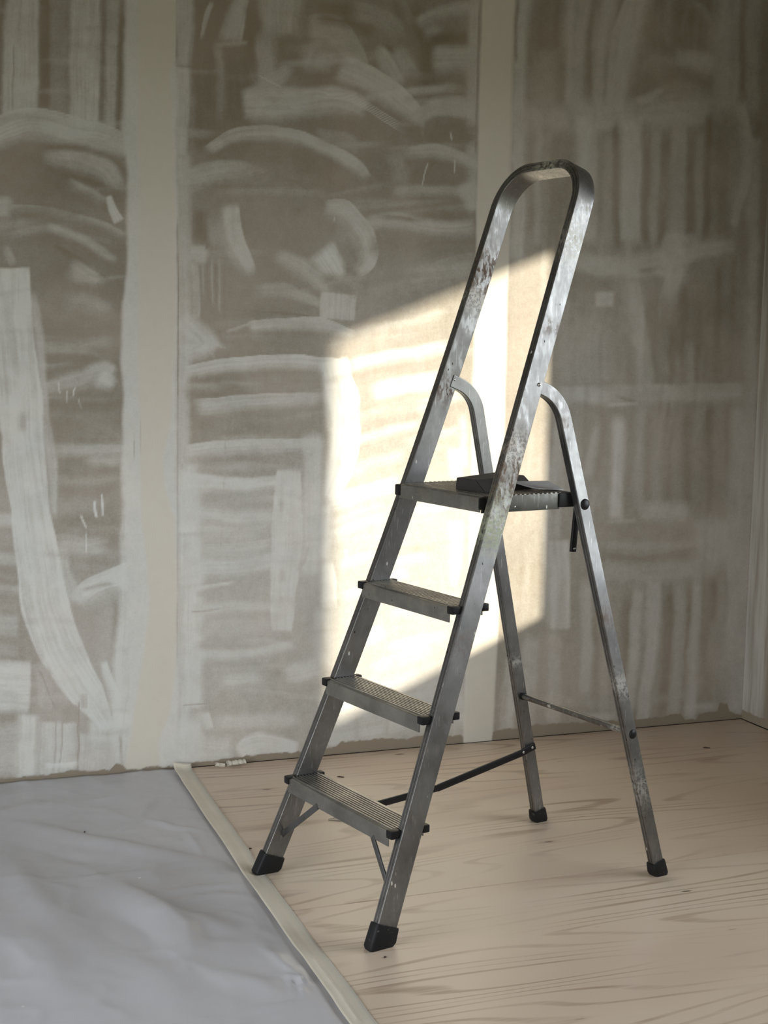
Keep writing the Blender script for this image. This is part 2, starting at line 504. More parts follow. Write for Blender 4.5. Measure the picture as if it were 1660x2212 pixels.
LAT = rng.random((257, 257))
def vnoise(x, y, seed=0):
    x = x + seed * 17.31; y = y + seed * 9.77
    xi = np.floor(x).astype(int); yi = np.floor(y).astype(int)
    fx = x - xi; fy = y - yi
    fx = fx * fx * (3 - 2 * fx); fy = fy * fy * (3 - 2 * fy)
    a = LAT[xi % 257, yi % 257]; b = LAT[(xi + 1) % 257, yi % 257]
    c = LAT[xi % 257, (yi + 1) % 257]; d = LAT[(xi + 1) % 257, (yi + 1) % 257]
    return (a * (1 - fx) + b * fx) * (1 - fy) + (c * (1 - fx) + d * fx) * fy
def fbm(x, y, seed=0, oct=4):
    s = 0; a = 0.5
    for k in range(oct):
        s = s + a * vnoise(x * 2 ** k, y * 2 ** k, seed + k * 3); a *= 0.5
    return s
def smooth(a, b, x):
    t = np.clip((x - a) / (b - a + 1e-9), 0, 1)
    return t * t * (3 - 2 * t)

WARPX = (fbm(GX / 80, GY / 80, 3, 3) - 0.44) * 30 + (fbm(GX / 14, GY / 14, 11, 2) - 0.37) * 4
WARPY = (fbm(GX / 80, GY / 80, 5, 3) - 0.44) * 30 + (fbm(GX / 14, GY / 14, 13, 2) - 0.37) * 4
COV = 0.16 + 0.16 * (fbm(GX / 90, GY / 90, 1, 4) - 0.45)

def crom(pts, hw, n=6):
    P = np.array(pts, float); H = np.array(hw, float)
    if len(P) == 2: return P, H
    Q, K = [], []
    for i in range(len(P) - 1):
        p0, p1, p2, p3 = P[max(i - 1, 0)], P[i], P[i + 1], P[min(i + 2, len(P) - 1)]
        for s in np.linspace(0, 1, n, endpoint=False):
            Q.append(0.5 * ((2 * p1) + (p2 - p0) * s + (2 * p0 - 5 * p1 + 4 * p2 - p3) * s * s + (3 * p1 - p0 - 3 * p2 + p3) * s ** 3))
            K.append(H[i] * (1 - s) + H[i + 1] * s)
    Q.append(P[-1]); K.append(H[-1])
    return np.array(Q), np.array(K)

SC = [0]
def S(pts, hw, cov, sp=8, sm=14, se=18, op=0.92, warp=0.45, arr=None):
    """one trowel stroke: centre line, half width, coverage; sp/sm edge softness (upper or right / lower or left)"""
    A = COV if arr is None else arr
    SC[0] += 1; sd = SC[0]
    sp = sp * 1.4 + 2 if sp > 5 else sp; sm = sm * 1.5 + 3 if sm > 5 else sm; se = se * 1.4
    if not isinstance(hw, (list, tuple)): hw = [hw] * len(pts)
    P, H = crom(pts, hw)
    mg = max(H) + max(sp, sm, se) + 14
    x0, x1, y0, y1 = P[:, 0].min() - mg, P[:, 0].max() + mg, P[:, 1].min() - mg, P[:, 1].max() + mg
    r, c = np.where((GX > x0) & (GX < x1) & (GY > y0) & (GY < y1))
    if len(r) == 0: return
    ra, rb, ca, cb = r.min(), r.max() + 1, c.min(), c.max() + 1
    X = GX[ra:rb, ca:cb] + WARPX[ra:rb, ca:cb] * warp
    Y = GY[ra:rb, ca:cb] + WARPY[ra:rb, ca:cb] * warp
    best = np.full(X.shape, 1e9); off = np.zeros(X.shape); alo = np.zeros(X.shape); hh = np.ones(X.shape)
    L = 0.0
    seg = len(P) - 1
    for i in range(seg):
        d = P[i + 1] - P[i]; ln = np.hypot(*d) + 1e-9; d = d / ln
        px, py = X - P[i, 0], Y - P[i, 1]
        t = px * d[0] + py * d[1]
        tc = np.clip(t, 0, ln)
        lo = -1e9 if i == 0 else 0; hi = 1e9 if i == seg - 1 else ln
        dist = np.hypot(px - tc * d[0], py - tc * d[1])
        m = dist < best
        best[m] = dist[m]
        off[m] = (px * d[1] - py * d[0])[m]
        alo[m] = (L + np.clip(t, lo, hi))[m]
        hh[m] = (H[i] + (H[i + 1] - H[i]) * tc / ln)[m]
        L += ln
    mp = 1 - smooth(hh - sp / 2, hh + sp / 2, off)
    mm = 1 - smooth(hh - sm / 2, hh + sm / 2, -off)
    me_ = smooth(-se / 2, se / 2, alo) * (1 - smooth(L - se / 2, L + se / 2, alo))
    mask = mp * mm * me_
    st = vnoise(off / 3.2, alo / 95.0, sd) * 0.6 + vnoise(off / 9.0, alo / 160.0, sd + 50) * 0.4
    mask = np.clip(mask * (0.58 + 0.66 * st) * (0.72 + 0.62 * fbm(X / 38, Y / 38, sd + 70, 3)), 0, 1)
    brk = fbm(X / 16, Y / 16, sd + 5, 3)
    mask = np.where(mask < 0.95, np.clip(mask + (brk - 0.45) * 0.5 * mask * (1.2 - mask), 0, 1), mask)
    A[ra:rb, ca:cb] = A[ra:rb, ca:cb] * (1 - mask * op) + cov * mask * op

# broad under-layers: the boards beyond the frame get loose vertical and level passes
rr = random.Random(3)
for k in range(16):
    x = rr.uniform(-1500, -20); y = rr.uniform(-250, 1500)
    if rr.random() < 0.5: S([(x, y), (x + rr.uniform(-20, 20), y + rr.uniform(200, 500))], rr.uniform(15, 45), rr.uniform(0.3, 0.85))
    else: S([(x - 140, y + 14), (x, y - 10), (x + 160, y + 8)], rr.uniform(12, 32), rr.uniform(0.3, 0.85))
for k in range(26):
    x = rr.uniform(0, 1640); S([(x, -260), (x + rr.uniform(-25, 25), rr.uniform(-60, -10))], rr.uniform(12, 40), rr.uniform(0.2, 0.75))
# general tone of the zones
S([(700, 1080), (700, 1700)], 330, 0.42, 200, 200, 160, 0.6)
S([(190, 960), (190, 1700)], 120, 0.40, 120, 90, 120, 0.5)
S([(1350, -40), (1350, 1560)], 260, 0.34, 60, 60, 80, 0.75)
S([(860, 560), (860, 1420)], 190, 0.36, 60, 60, 100, 0.7)

# ---- left board, top: level with the ceiling, vertical passes
for x, w, c, ya, yb in ((20, 13, .74, -60, 255), (57, 27, .80, -60, 245), (98, 12, .02, -60, 236), (128, 17, .30, -60, 250),
                        (184, 33, .76, -60, 270), (224, 7, .16, -60, 268), (242, 12, .58, -60, 280), (261, 7, .06, 30, 290),
                        (284, 15, .72, -60, 300), (2, 4, .05, -60, 250)):
    S([(x + 4, ya), (x, (ya + yb) / 2), (x - 3, yb)], w, c, 7, 9, 10)
S([(31, 100), (27, 240)], 1.6, .2, 2, 2, 20)
S([(-20, 330), (130, 345), (262, 420)], 44, .10, 30, 40, 20)
S([(-20, 290), (30, 272), (72, 264), (142, 278), (215, 292), (280, 312)], [30, 30, 30, 29, 27, 20], .82, 3, 26, 8)
S([(240, 295), (275, 300)], 14, .55, 8, 12, 20)
S([(270, 325), (310, 330)], 10, .75, 8, 8, 12)
S([(85, 318), (150, 318), (220, 335), (262, 372)], 6, .03, 10, 10, 30)
S([(100, 336), (177, 346), (228, 366), (257, 408)], [12, 19, 21, 14], .64, 10, 24, 26)
S([(-20, 400), (120, 398), (260, 440)], 24, .10, 30, 20, 20)
S([(125, 378), (190, 390), (250, 412)], 4, .04, 6, 6, 30)
S([(150, 394), (190, 412), (228, 436)], 9, .50, 6, 20, 24)
S([(234, 424), (245, 455), (257, 480)], [5, 9, 12], .95, 4, 5, 6)
S([(-20, 444), (100, 454), (205, 479), (268, 505)], 5, .50, 4, 16, 30)
S([(-20, 487), (85, 492)], 13, .40, 12, 20, 30)
S([(60, 500), (160, 520), (265, 560)], 22, .10, 30, 30, 30)
S([(107, 491), (175, 516), (246, 562)], [7, 9, 7], .58, 7, 10, 18)
S([(118, 530), (170, 560), (225, 600)], 4, .03, 5, 8, 24)
S([(155, 575), (188, 598), (216, 612)], [12, 20, 12], .66, 16, 22, 22)
S([(9, 532), (26, 566)], 8, .5, 6, 6, 12)
S([(70, 600), (150, 616), (265, 640)], 10, .12, 14, 16, 30)
S([(150, 648), (190, 656), (235, 672)], 13, .44, 18, 24, 30)
S([(80, 708), (265, 716)], 16, .10, 18, 18, 20)
S([(88, 748), (160, 752), (236, 742)], 11, .44, 14, 16, 26)
S([(90, 785), (262, 785)], 18, .10, 20, 12, 20)
S([(96, 838), (165, 822), (222, 800), (246, 806)], [10, 18, 20, 16], .62, 12, 26, 14)
S([(216, 812), (243, 830)], [18, 14], .88, 10, 18, 12)
for a, b in (((126, 826), (131, 852)), ((148, 846), (146, 872)), ((165, 838), (162, 856)), ((174, 862), (180, 882))): S([a, b], 1.6, .95, 2, 2, 4)
# brown block with level bands
S([(185, 862), (185, 1240)], 82, .10, 14, 14, 20, .8)
S([(190, 910), (270, 960)], 20, .28, 30, 30, 40)
for y, w, c, xa, xb in ((897, 8, .22, 110, 260), (972, 13, .55, 118, 272), (996, 8, .62, 190, 276), (1038, 8, .34, 120, 262), (1060, 7, .08, 125, 262),
                        (1090, 10, .30, 122, 220), (1122, 6, .06, 118, 200), (1146, 6, .24, 120, 260), (1180, 18, .56, 124, 226), (1196, 8, .36, 220, 270),
                        (1226, 9, .30, 160, 262)):
    S([(xa, y), ((xa + xb) / 2, y + 2), (xb, y - 2)], w, c, 14, 14, 30)
for a, b, w in (((204, 1082), (208, 1118), 2.6), ((220, 1068), (221, 1116), 2.0), ((176, 1112), (186, 1140), 1.8), ((184, 1150), (185, 1190), 1.2)): S([a, b], w, 1.0, 2, 2, 5)
S([(165, 1300), (200, 1270), (275, 1244), (320, 1240)], [16, 24, 30, 30], .90, 4, 30, 10)
# far left edge column
for y, c, w in ((900, .72, 30), (1070, .25, 22), (1122, .66, 14), (1165, .24, 14), (1205, .62, 12), (1244, .24, 6), (1268, .55, 8), (1300, .26, 14), (1345, .5, 22), (1400, .36, 12)):
    S([(-30, y), (40, y + 3)], w, c, 12, 12, 10)
# strip beside the wide band, then the band itself
S([(66, 640), (84, 740), (97, 880), (112, 1000), (118, 1110)], [8, 11, 10, 11, 6], .60, 6, 8, 20)
S([(132, 1180), (140, 1240), (165, 1300)], [10, 16, 20], .66, 10, 8, 20)
S([(28, 577), (34, 730), (45, 860), (54, 1000), (66, 1100), (80, 1200), (98, 1310), (140, 1420), (188, 1500), (238, 1578)],
  [34, 37, 48, 45, 41, 47, 53, 46, 38, 9], .93, 4, 5, 4, .97, .3)
S([(14, 640), (22, 720), (34, 800)], 8, .60, 10, 10, 30)
S([(46, 890), (50, 930)], 7, .45, 10, 10, 20)
S([(70, 1180), (84, 1290)], 3, .70, 5, 8, 40)
S([(125, 1330), (160, 1440)], 6, .66, 10, 10, 40)
S([(225, 1290), (232, 1430)], [12, 16], .40, 8, 14, 24)
S([(246, 1300), (252, 1430)], 5, .18, 6, 6, 30)
S([(208, 1340), (214, 1400)], 3, .3, 5, 5, 20)
S([(180, 1275), (240, 1262)], 4, .35, 6, 6, 16)
S([(226, 1430), (244, 1500), (262, 1578)], [8, 12, 6], .92, 3, 6, 10)
S([(283, 960), (284, 1200), (282, 1440), (262, 1650)], [17, 22, 36, 20], .90, 14, 10, 20)
# bottom left patches
S([(-20, 1480), (66, 1484)], 56, .90, 10, 14, 6)
S([(94, 1440), (100, 1530)], 15, .40, 6, 6, 12)
S([(88, 1448), (118, 1526)], 1.8, .12, 2, 3, 6)
S([(-20, 1620), (40, 1620)], 56, .48, 14, 14, 10)
S([(62, 1545), (58, 1690)], 21, .86, 14, 14, 8)
S([(125, 1560), (122, 1690)], 38, .74, 12, 12, 8)
S([(150, 1524), (150, 1562)], 15, .16, 6, 8, 8)
S([(215, 1590), (212, 1668)], 46, .62, 12, 8, 8)
S([(225, 1560), (225, 1600)], 32, .86, 14, 10, 12)
S([(178, 1500), (178, 1532)], 8, .35, 4, 6, 6)
for pts, w, c in ((((167, 1520), (168, 1600), (166, 1664)), 1.7, .05), (((136, 1528), (133, 1600), (127, 1664)), 1.5, .2), (((122, 1540), (117, 1664)), 1.6, .25)):
    S(list(pts), w, c, 2, 2, 8)
S([(100, 1655), (165, 1650)], 5, .95, 4, 6, 12)
S([(262, 1590), (264, 1660)], 3, .3, 4, 4, 12)

# ---- middle board
S([(402, -60), (402, 140)], 17, .62, 8, 8, 6)
S([(398, 144), (396, 200), (394, 330)], [17, 15, 9], .74, 8, 6, 4)
S([(398, 330), (398, 620), (396, 1000)], 14, .66, 12, 6, 20)
S([(408, 1000), (412, 1300), (408, 1480), (400, 1660)], [24, 27, 28, 36], .86, 16, 6, 20)
S([(485, -40), (478, 320)], 66, .06, 20, 12, 30)
S([(455, 8), (444, 40), (436, 78)], [5, 6, 3], .60, 5, 3, 14)
S([(530, -20), (512, 36), (500, 86)], [12, 20, 24], .62, 5, 12, 24)
S([(470, 97), (540, 92)], 4, .42, 4, 6, 8)
S([(474, 100), (480, 190), (478, 250)], [9, 8, 8], .34, 10, 8, 40)
S([(545, 20), (548, 150)], 13, .05, 10, 10, 30)
S([(606, -30), (606, 76)], 42, .58, 30, 12, 20)
S([(572, 78), (580, 190)], [22, 18], .50, 16, 8, 24)
S([(632, 90), (622, 180)], [18, 8], .14, 12, 12, 30)
S([(670, 60), (720, 66), (758, 110), (775, 150)], [30, 34, 26, 20], .46, 5, 30, 20)
S([(690, 105), (680, 150)], 30, .52, 26, 24, 24)
S([(690, 92), (706, 92)], 8, .12, 10, 10, 16)
S([(690, 28), (760, 35), (810, 62)], 22, .0, 14, 14, 20)
S([(650, 178), (730, 172), (790, 195)], 14, .08, 12, 12, 30)
S([(528, 225), (590, 222), (660, 222), (730, 216), (790, 236)], [30, 34, 28, 26, 16], .74, 10, 24, 14)
S([(545, 205), (600, 170), (628, 150)], [14, 18, 10], .56, 8, 10, 20)
for k in range(4):
    S([(690, 200 + 4 * k), (745, 206 + 4 * k), (795, 225 + 5 * k), (856, 262 + 6 * k)], 1.1, .85, 1.5, 1.5, 30)
S([(560, 165), (606, 190)], 1.4, .9, 2, 2, 6)
S([(740, 146), (800, 173), (850, 204), (898, 243)], [28, 28, 26, 16], .78, 4, 20, 16)
S([(765, 20), (830, 40), (862, 80)], [24, 22, 14], .34, 14, 20, 30)
S([(862, -20), (892, 50)], 7, .30, 4, 12, 20)
S([(816, 108), (842, 140), (862, 178)], [12, 20, 12], .70, 8, 14, 20)
S([(836, 98), (868, 146)], 5, .05, 6, 6, 20)
S([(858, 108), (888, 152)], [16, 18], .52, 12, 10, 20)
S([(925, 190), (930, 110), (900, 20)], 22, .06, 14, 14, 30)
S([(900, 46), (950, 26), (1020, 15)], 13, .52, 10, 12, 16)
S([(918, 66), (950, 62)], 16, .44, 14, 16, 20)
S([(935, 84), (1018, 82)], 11, .02, 10, 8, 16)
S([(940, 126), (1038, 130)], 27, .62, 12, 22, 18)
S([(950, 180), (1010, 185)], 14, .14, 18, 18, 20)
S([(1030, -60), (1024, 200), (1018, 430)], 11, .56, 6, 10, 20)
S([(893, 262), (945, 228), (1032, 238)], [10, 20, 20], .60, 10, 8, 16)
S([(911, 262), (914, 296)], [7, 3], .60, 4, 4, 8)
S([(880, 286), (1032, 290)], 22, .10, 12, 14, 16)
S([(880, 330), (945, 326), (1005, 344), (1030, 364)], [10, 15, 12, 6], .58, 5, 14, 20)
S([(850, 330), (868, 395)], [22, 14], .34, 16, 18, 20)
S([(900, 370), (1016, 378)], 20, .14, 16, 12, 20)
S([(850, 412), (1030, 408)], 10, .46, 8, 12, 20)
S([(1008, 396), (1030, 450)], 18, .62, 10, 14, 16)
for a, b in (((975, 286), (978, 302)), ((925, 355), (912, 400)), ((984, 345), (984, 372)), ((718, 480), (719, 470))): S([a, b], 1.3, .9, 2, 2, 6)
# arcs
S([(450, 318), (500, 293), (560, 285), (630, 292), (700, 318), (760, 350), (788, 382)], [8, 13, 14, 14, 14, 14, 9], .70, 3, 14, 16)
S([(520, 338), (620, 332), (720, 370)], 22, .10, 20, 20, 30)
S([(690, 295), (740, 300), (770, 320)], 14, .36, 8, 16, 20)
S([(392, 398), (440, 374), (510, 368), (580, 384)], [24, 24, 20, 12], .62, 8, 18, 24)
S([(610, 386), (655, 404), (702, 446)], 3, .02, 4, 6, 14)
S([(480, 440), (600, 400), (690, 470)], 46, .20, 40, 60, 50)
S([(436, 455), (432, 520)], 16, .04, 8, 8, 14)
S([(408, 546), (446, 548)], [14, 18], .66, 8, 10, 12)
S([(448, 522), (446, 536)], 4, .1, 3, 4, 5)
S([(500, 446), (502, 510), (524, 556), (545, 588)], [16, 25, 18, 10], .72, 5, 18, 16)
S([(460, 470), (470, 530)], 14, .40, 14, 14, 24)
S([(420, 565), (424, 690)], 8, .62, 4, 5, 14)
for k, x in enumerate((438, 448, 458, 466, 474, 484)): S([(x, 562), (x + 1, 640 + 8 * k)], 2.2, .12 if k % 2 else .4, 3, 3, 20)
S([(560, 590), (640, 600)], 26, .15, 24, 24, 40)
S([(600, 552), (650, 574), (692, 606), (708, 634)], [12, 19, 17, 8], .58, 16, 16, 22)
S([(640, 540), (690, 562), (722, 590)], 5, .16, 8, 8, 24)
S([(702, 446), (742, 456), (776, 496), (796, 546), (790, 576), (774, 592)], [12, 20, 24, 20, 14, 8], .76, 3, 26, 12)
S([(696, 540), (722, 578), (738, 610)], [30, 22, 5], .96, 10, 12, 14)
S([(745, 480), (735, 530)], 12, .34, 18, 18, 20)
S([(560, 624), (630, 630), (694, 664)], [10, 13, 9], .58, 8, 16, 26)
S([(600, 645), (690, 672)], 5, .2, 6, 8, 20)
S([(565, 673), (620, 676), (690, 690)], 1.6, .05, 2, 3, 12)
S([(732, 634), (728, 690)], 38, .73, 4, 4, 4, .95, .25)
S([(560, 730), (690, 740)], 30, .22, 26, 20, 40)
S([(700, 600), (770, 620)], 14, .25, 16, 16, 20)
S([(540, 703), (620, 698), (700, 702), (764, 724)], [12, 12, 13, 8], .70, 2.5, 12, 14)
S([(490, 712), (540, 698)], 3, .66, 2, 6, 12)
S([(388, 690), (440, 738), (400, 760)], [18, 26, 18], .78, 14, 16, 16)
S([(404, 800), (480, 788), (560, 782), (640, 780), (730, 786)], [12, 14, 15, 14, 12], .84, 2.5, 14, 10)
S([(520, 830), (690, 836)], 22, .26, 22, 18, 40)
S([(404, 848), (416, 846)], 14, .18, 16, 14, 18)
S([(430, 876), (530, 870), (692, 862)], [18, 18, 13], .70, 3, 14, 24)
S([(460, 912), (600, 902), (690, 900)], 18, .26, 18, 16, 40)
S([(440, 940), (690, 930)], 10, .22, 12, 8, 40)
S([(405, 976), (480, 968), (600, 962), (692, 958)], [14, 15, 15, 10], .78, 2.5, 16, 14)
S([(560, 1002), (660, 988)], [14, 20], .26, 14, 12, 34)
S([(440, 1015), (540, 1010)], 8, .40, 12, 12, 36)
S([(545, 1030), (600, 1024)], 12, .22, 10, 6, 20)
S([(385, 1045), (470, 1046), (600, 1044)], [30, 15, 12], .84, 6, 10, 14)
S([(440, 1082), (584, 1078)], 18, .24, 12, 12, 24)
S([(400, 1110), (590, 1116)], 14, .66, 12, 14, 20)
S([(430, 1152), (580, 1148)], 18, .50, 14, 14, 24)
S([(556, 1160), (586, 1158)], 16, .30, 14, 14, 16)
S([(432, 1190), (580, 1178)], 12, .60, 3, 16, 20)
S([(560, 1200), (580, 1192)], 9, .30, 8, 8, 10)
S([(390, 1230), (480, 1225), (590, 1212)], 16, .74, 12, 14, 20)
S([(424, 1280), (460, 1274)], 6, .30, 8, 8, 14)
S([(482, 1270), (520, 1256), (588, 1246)], [5, 8, 10], .28, 8, 10, 14)
S([(415, 1268), (500, 1258)], 3, .9, 3, 6, 20)
S([(420, 1312), (590, 1306)], 14, .64, 12, 12, 20)
S([(416, 1318), (474, 1313)], 1.5, .2, 2, 2, 8)
S([(425, 1355), (590, 1352)], 16, .46, 14, 14, 24)
S([(425, 1392), (560, 1385), (640, 1370)], [10, 11, 12], .26, 12, 12, 26)
S([(560, 1360), (650, 1360)], 14, .30, 16, 14, 20)
S([(420, 1412), (540, 1410), (640, 1390)], 9, .74, 8, 8, 20)
S([(440, 1450), (462, 1446)], 16, .24, 14, 14, 16)
S([(520, 1436), (570, 1434)], 4, .14, 4, 5, 10)
S([(560, 1456), (620, 1450)], [16, 14], .28, 14, 12, 20)
S([(590, 1446), (600, 1460)], 10, .10, 6, 8, 10)
S([(620, 1460), (690, 1440)], 20, .74, 12, 14, 16)
S([(480, 1468), (560, 1470)], 18, .66, 16, 16, 24)
S([(470, 1492), (560, 1480)], 8, .32, 10, 10, 30)
S([(460, 1528), (560, 1512), (690, 1500)], [12, 18, 30], .26, 16, 18, 30)
S([(395, 1523), (446, 1520)], 1.4, .08, 2, 2, 6)
S([(410, 1540), (430, 1545)], 14, .30, 10, 16, 14)
S([(445, 1540), (452, 1575)], 9, .82, 4, 8, 10)
S([(470, 1560), (640, 1556)], 14, .62, 12, 12, 24)
S([(500, 1590), (560, 1584)], [10, 8], .32, 10, 10, 16)
S([(610, 1590), (660, 1586)], 16, .26, 16, 16, 18)
S([(400, 1610), (500, 1620)], 26, .74, 16, 16, 16)
S([(515, 1625), (560, 1605), (640, 1620)], [14, 24, 16], .90, 6, 10, 10)
S([(500, 1620), (512, 1590)], 7, .34, 8, 8, 12)
S([(700, 1560), (880, 1520), (1000, 1500)], 60, .72, 30, 20, 16)
S([(770, 1545), (772, 1600)], 5, .45, 6, 6, 10)
S([(842, 1555), (836, 1590)], 5, .4, 4, 6, 10)
for x in (484, 500, 552): S([(x, 900), (x + 2, 960 + 3 * (x % 50))], 0.9, .3, 1.5, 1.5, 20, .6)
for x in (480, 516): S([(x, 1130), (x - 2, 1180)], 1.0, .2, 1.5, 1.5, 10, .7)
S([(620, 1016), (622, 1080), (618, 1160), (612, 1260), (610, 1362)], [24, 32, 34, 31, 20], .82, 5, 5, 8)
S([(672, 940), (674, 1100), (668, 1240)], 20, .76, 12, 12, 24)
S([(664, 1180), (656, 1215), (640, 1232)], 3, .35, 4, 8, 12)
S([(608, 1080), (606, 1108)], 5, .35, 6, 6, 8)
S([(610, 1235), (608, 1260)], 6, .4, 8, 8, 8)
S([(650, 1300), (668, 1360), (640, 1400)], [14, 18, 16], .30, 14, 14, 16)
S([(720, 776), (736, 850), (744, 930), (736, 1005), (712, 1075)], [28, 36, 36, 30, 14], 1.0, 4, 10, 8)
S([(706, 1090), (700, 1210)], 12, .85, 10, 10, 20)
S([(706, 1216), (711, 1310)], [12, 17], .96, 4, 10, 14)
S([(700, 1320), (700, 1440)], 20, .70, 16, 16, 20)
# sun side of the middle board: rising level passes
for a, b, w, c in (((755, 790), (968, 748), 13, .80), ((770, 722), (960, 676), 9, .55), ((805, 852), (950, 818), 21, .86), ((770, 880), (900, 852), 6, .3),
                   ((756, 956), (905, 916), 10, .72), ((745, 905), (890, 880), 8, .5), ((712, 1086), (856, 1044), 15, .92), ((715, 1154), (824, 1116), 8, .85),
                   ((716, 1128), (820, 1092), 6, .6), ((740, 1020), (870, 985), 10, .6), ((738, 1216), (802, 1200), 8, .8), ((854, 1226), (922, 1203), 10, .8),
                   ((900, 1104), (985, 1084), 10, .8), ((880, 1150), (960, 1130), 8, .35), ((784, 1382), (826, 1366), 15, .82), ((740, 1290), (790, 1282), 10, .7),
                   ((840, 1330), (980, 1290), 12, .55), ((800, 1450), (930, 1400), 14, .6), ((840, 1400), (960, 1370), 9, .75), ((760, 640), (1000, 590), 8, .35),
                   ((790, 600), (960, 566), 10, .28), ((900, 880), (1000, 858), 12, .7), ((880, 960), (990, 930), 9, .55), ((820, 1260), (880, 1240), 10, .7)):
    S([a, ((a[0] + b[0]) / 2, (a[1] + b[1]) / 2 - 2), b], w, c, 8, 14, 26)
S([(735, 600), (780, 620)], 10, .4, 14, 14, 20)
S([(775, 492), (850, 478), (940, 494), (1022, 490)], [10, 15, 15, 16], .60, 12, 18, 26)
S([(828, 470), (905, 478)], 5, .10, 6, 8, 24)
S([(800, 532), (1022, 528)], 20, .18, 20, 16, 30)
S([(900, 592), (1022, 574)], 14, .50, 14, 16, 24)
S([(749, 1186), (750, 1212)], [4, 2], .98, 3, 3, 6)
S([(978, 970), (984, 1030)], 14, .84, 8, 10, 10)
S([(984, 1130), (988, 1180), (980, 1262)], [16, 14, 6], .86, 8, 10, 14)
S([(1000, 900), (1002, 1010)], 8, .7, 8, 8, 20)

# ---- right board: vertical passes
S([(1134, -60), (1126, 150), (1122, 330), (1116, 560)], 14, .64, 10, 10, 20)
S([(1118, 0), (1118, 130)], 4, .16, 5, 5, 24)
S([(1190, -60), (1180, 110)], 30, .07, 16, 16, 30)
S([(1180, 120), (1180, 260)], 16, .34, 16, 16, 30)
S([(1205, 120), (1214, 240)], 10, .14, 12, 12, 40)
S([(1240, -60), (1232, 100), (1228, 226)], 9, .56, 9, 8, 20)
S([(1272, -60), (1252, 110), (1246, 236)], 11, .56, 9, 8, 20)
S([(1292, -60), (1276, 110), (1276, 232)], 5, .12, 6, 6, 24)
S([(1326, -60), (1302, 90), (1291, 200), (1293, 256)], 12, .62, 8, 6, 20)
S([(1352, -60), (1330, 100), (1321, 214)], 5, .04, 6, 6, 24)
S([(1400, -60), (1356, 70), (1338, 170), (1328, 240)], [30, 28, 25, 20], .66, 18, 4, 20)
S([(1470, -40), (1470, 110)], 64, .08, 16, 30, 30)
S([(1448, -30), (1440, 90)], 8, .34, 12, 10, 30)
S([(1490, 4), (1522, 20), (1536, 70), (1530, 102)], 7, .30, 3, 20, 14)
S([(1440, 60), (1460, 120)], 10, .24, 14, 14, 20)
S([(1462, 132), (1548, 136)], 18, .60, 12, 18, 14)
S([(1366, 206), (1430, 164), (1482, 160), (1542, 180)], [14, 16, 16, 9], .13, 16, 14, 16)
S([(1374, 216), (1400, 212), (1432, 192)], [6, 9, 5], .62, 6, 4, 8)
S([(1386, 230), (1420, 224), (1470, 212)], 3, .06, 3, 4, 12)
S([(1240, 248), (1380, 246), (1540, 238)], [34, 30, 28], .62, 26, 20, 30)
S([(1112, 262), (1230, 256)], 26, .48, 26, 26, 20)
S([(1576, -60), (1572, 240)], 24, .50, 12, 16, 30)
S([(1606, -60), (1604, 200)], 5, .12, 6, 6, 30)
S([(1630, -60), (1626, 240)], 14, .42, 10, 8, 30)
for x0_, x1_, w, c, ya, yb in ((1150, 1146, 6, .2, 260, 500), (1165, 1162, 8, .5, 280, 520), (1180, 1176, 7, .3, 270, 520), (1215, 1205, 22, .18, 285, 560),
                              (1266, 1264, 21, .70, 250, 520), (1298, 1294, 6, .28, 300, 540), (1312, 1308, 8, .45, 290, 520), (1331, 1333, 8, .09, 262, 540),
                              (1362, 1362, 22, .72, 260, 520), (1399, 1394, 8, .10, 266, 530), (1416, 1414, 9, .50, 266, 520), (1437, 1430, 10, .12, 295, 530),
                              (1464, 1462, 17, .50, 270, 520), (1494, 1490, 9, .09, 295, 535), (1514, 1510, 8, .42, 290, 520), (1535, 1524, 8, .06, 250, 510),
                              (1560, 1556, 14, .16, 270, 500)):
    S([(x0_, ya), ((x0_ + x1_) / 2 + 1, (ya + yb) / 2), (x1_, yb)], w, c, 8, 8, 24)
S([(1602, 225), (1612, 330), (1602, 420), (1584, 490)], [10, 13, 12, 6], .56, 4, 12, 20)
S([(1637, 262), (1626, 380), (1620, 500)], 6, .10, 5, 5, 16)
S([(1246, 562), (1330, 582), (1440, 556), (1580, 528)], [20, 20, 20, 14], .62, 18, 14, 20)
S([(1456, 500), (1456, 560), (1452, 606)], [14, 30, 24], .68, 16, 16, 16)
S([(1484, 505), (1500, 540)], 12, .6, 6, 8, 10)
S([(1458, 598), (1446, 650), (1440, 694)], [15, 20, 14], .72, 12, 4, 26)
S([(1350, 600), (1440, 590)], 5, .7, 6, 10, 18)
S([(1380, 590), (1412, 588)], 6, .14, 6, 8, 14)
S([(1250, 566), (1340, 574)], 14, .6, 14, 18, 30)
S([(1210, 620), (1330, 612)], 12, .2, 14, 14, 20)
S([(1304, 632), (1303, 664)], 20, .70, 5, 5, 4)
S([(1230, 650), (1228, 690)], 14, .45, 12, 12, 14)
S([(1265, 690), (1265, 830)], 60, .46, 30, 30, 40)
S([(1345, 600), (1352, 830)], 12, .34, 14, 14, 30)
S([(1362, 610), (1380, 700), (1396, 780), (1398, 838)], [16, 18, 16, 14], .62, 3, 16, 16)
S([(1490, 640), (1500, 836)], 92, .12, 40, 10, 40, .85)
for x, w, c, ya, yb in ((1356, 5, .2, 720, 830), (1425, 9, .3, 720, 836), (1450, 8, .12, 700, 836), (1462, 6, .34, 770, 836), (1478, 7, .06, 620, 780),
                        (1492, 11, .42, 740, 840), (1512, 7, .12, 660, 836), (1532, 9, .26, 700, 830), (1552, 6, .06, 580, 760), (1566, 9, .24, 690, 840), (1582, 5, .10, 560, 700)):
    S([(x, ya), (x + 2, yb)], w, c, 9, 9, 26)
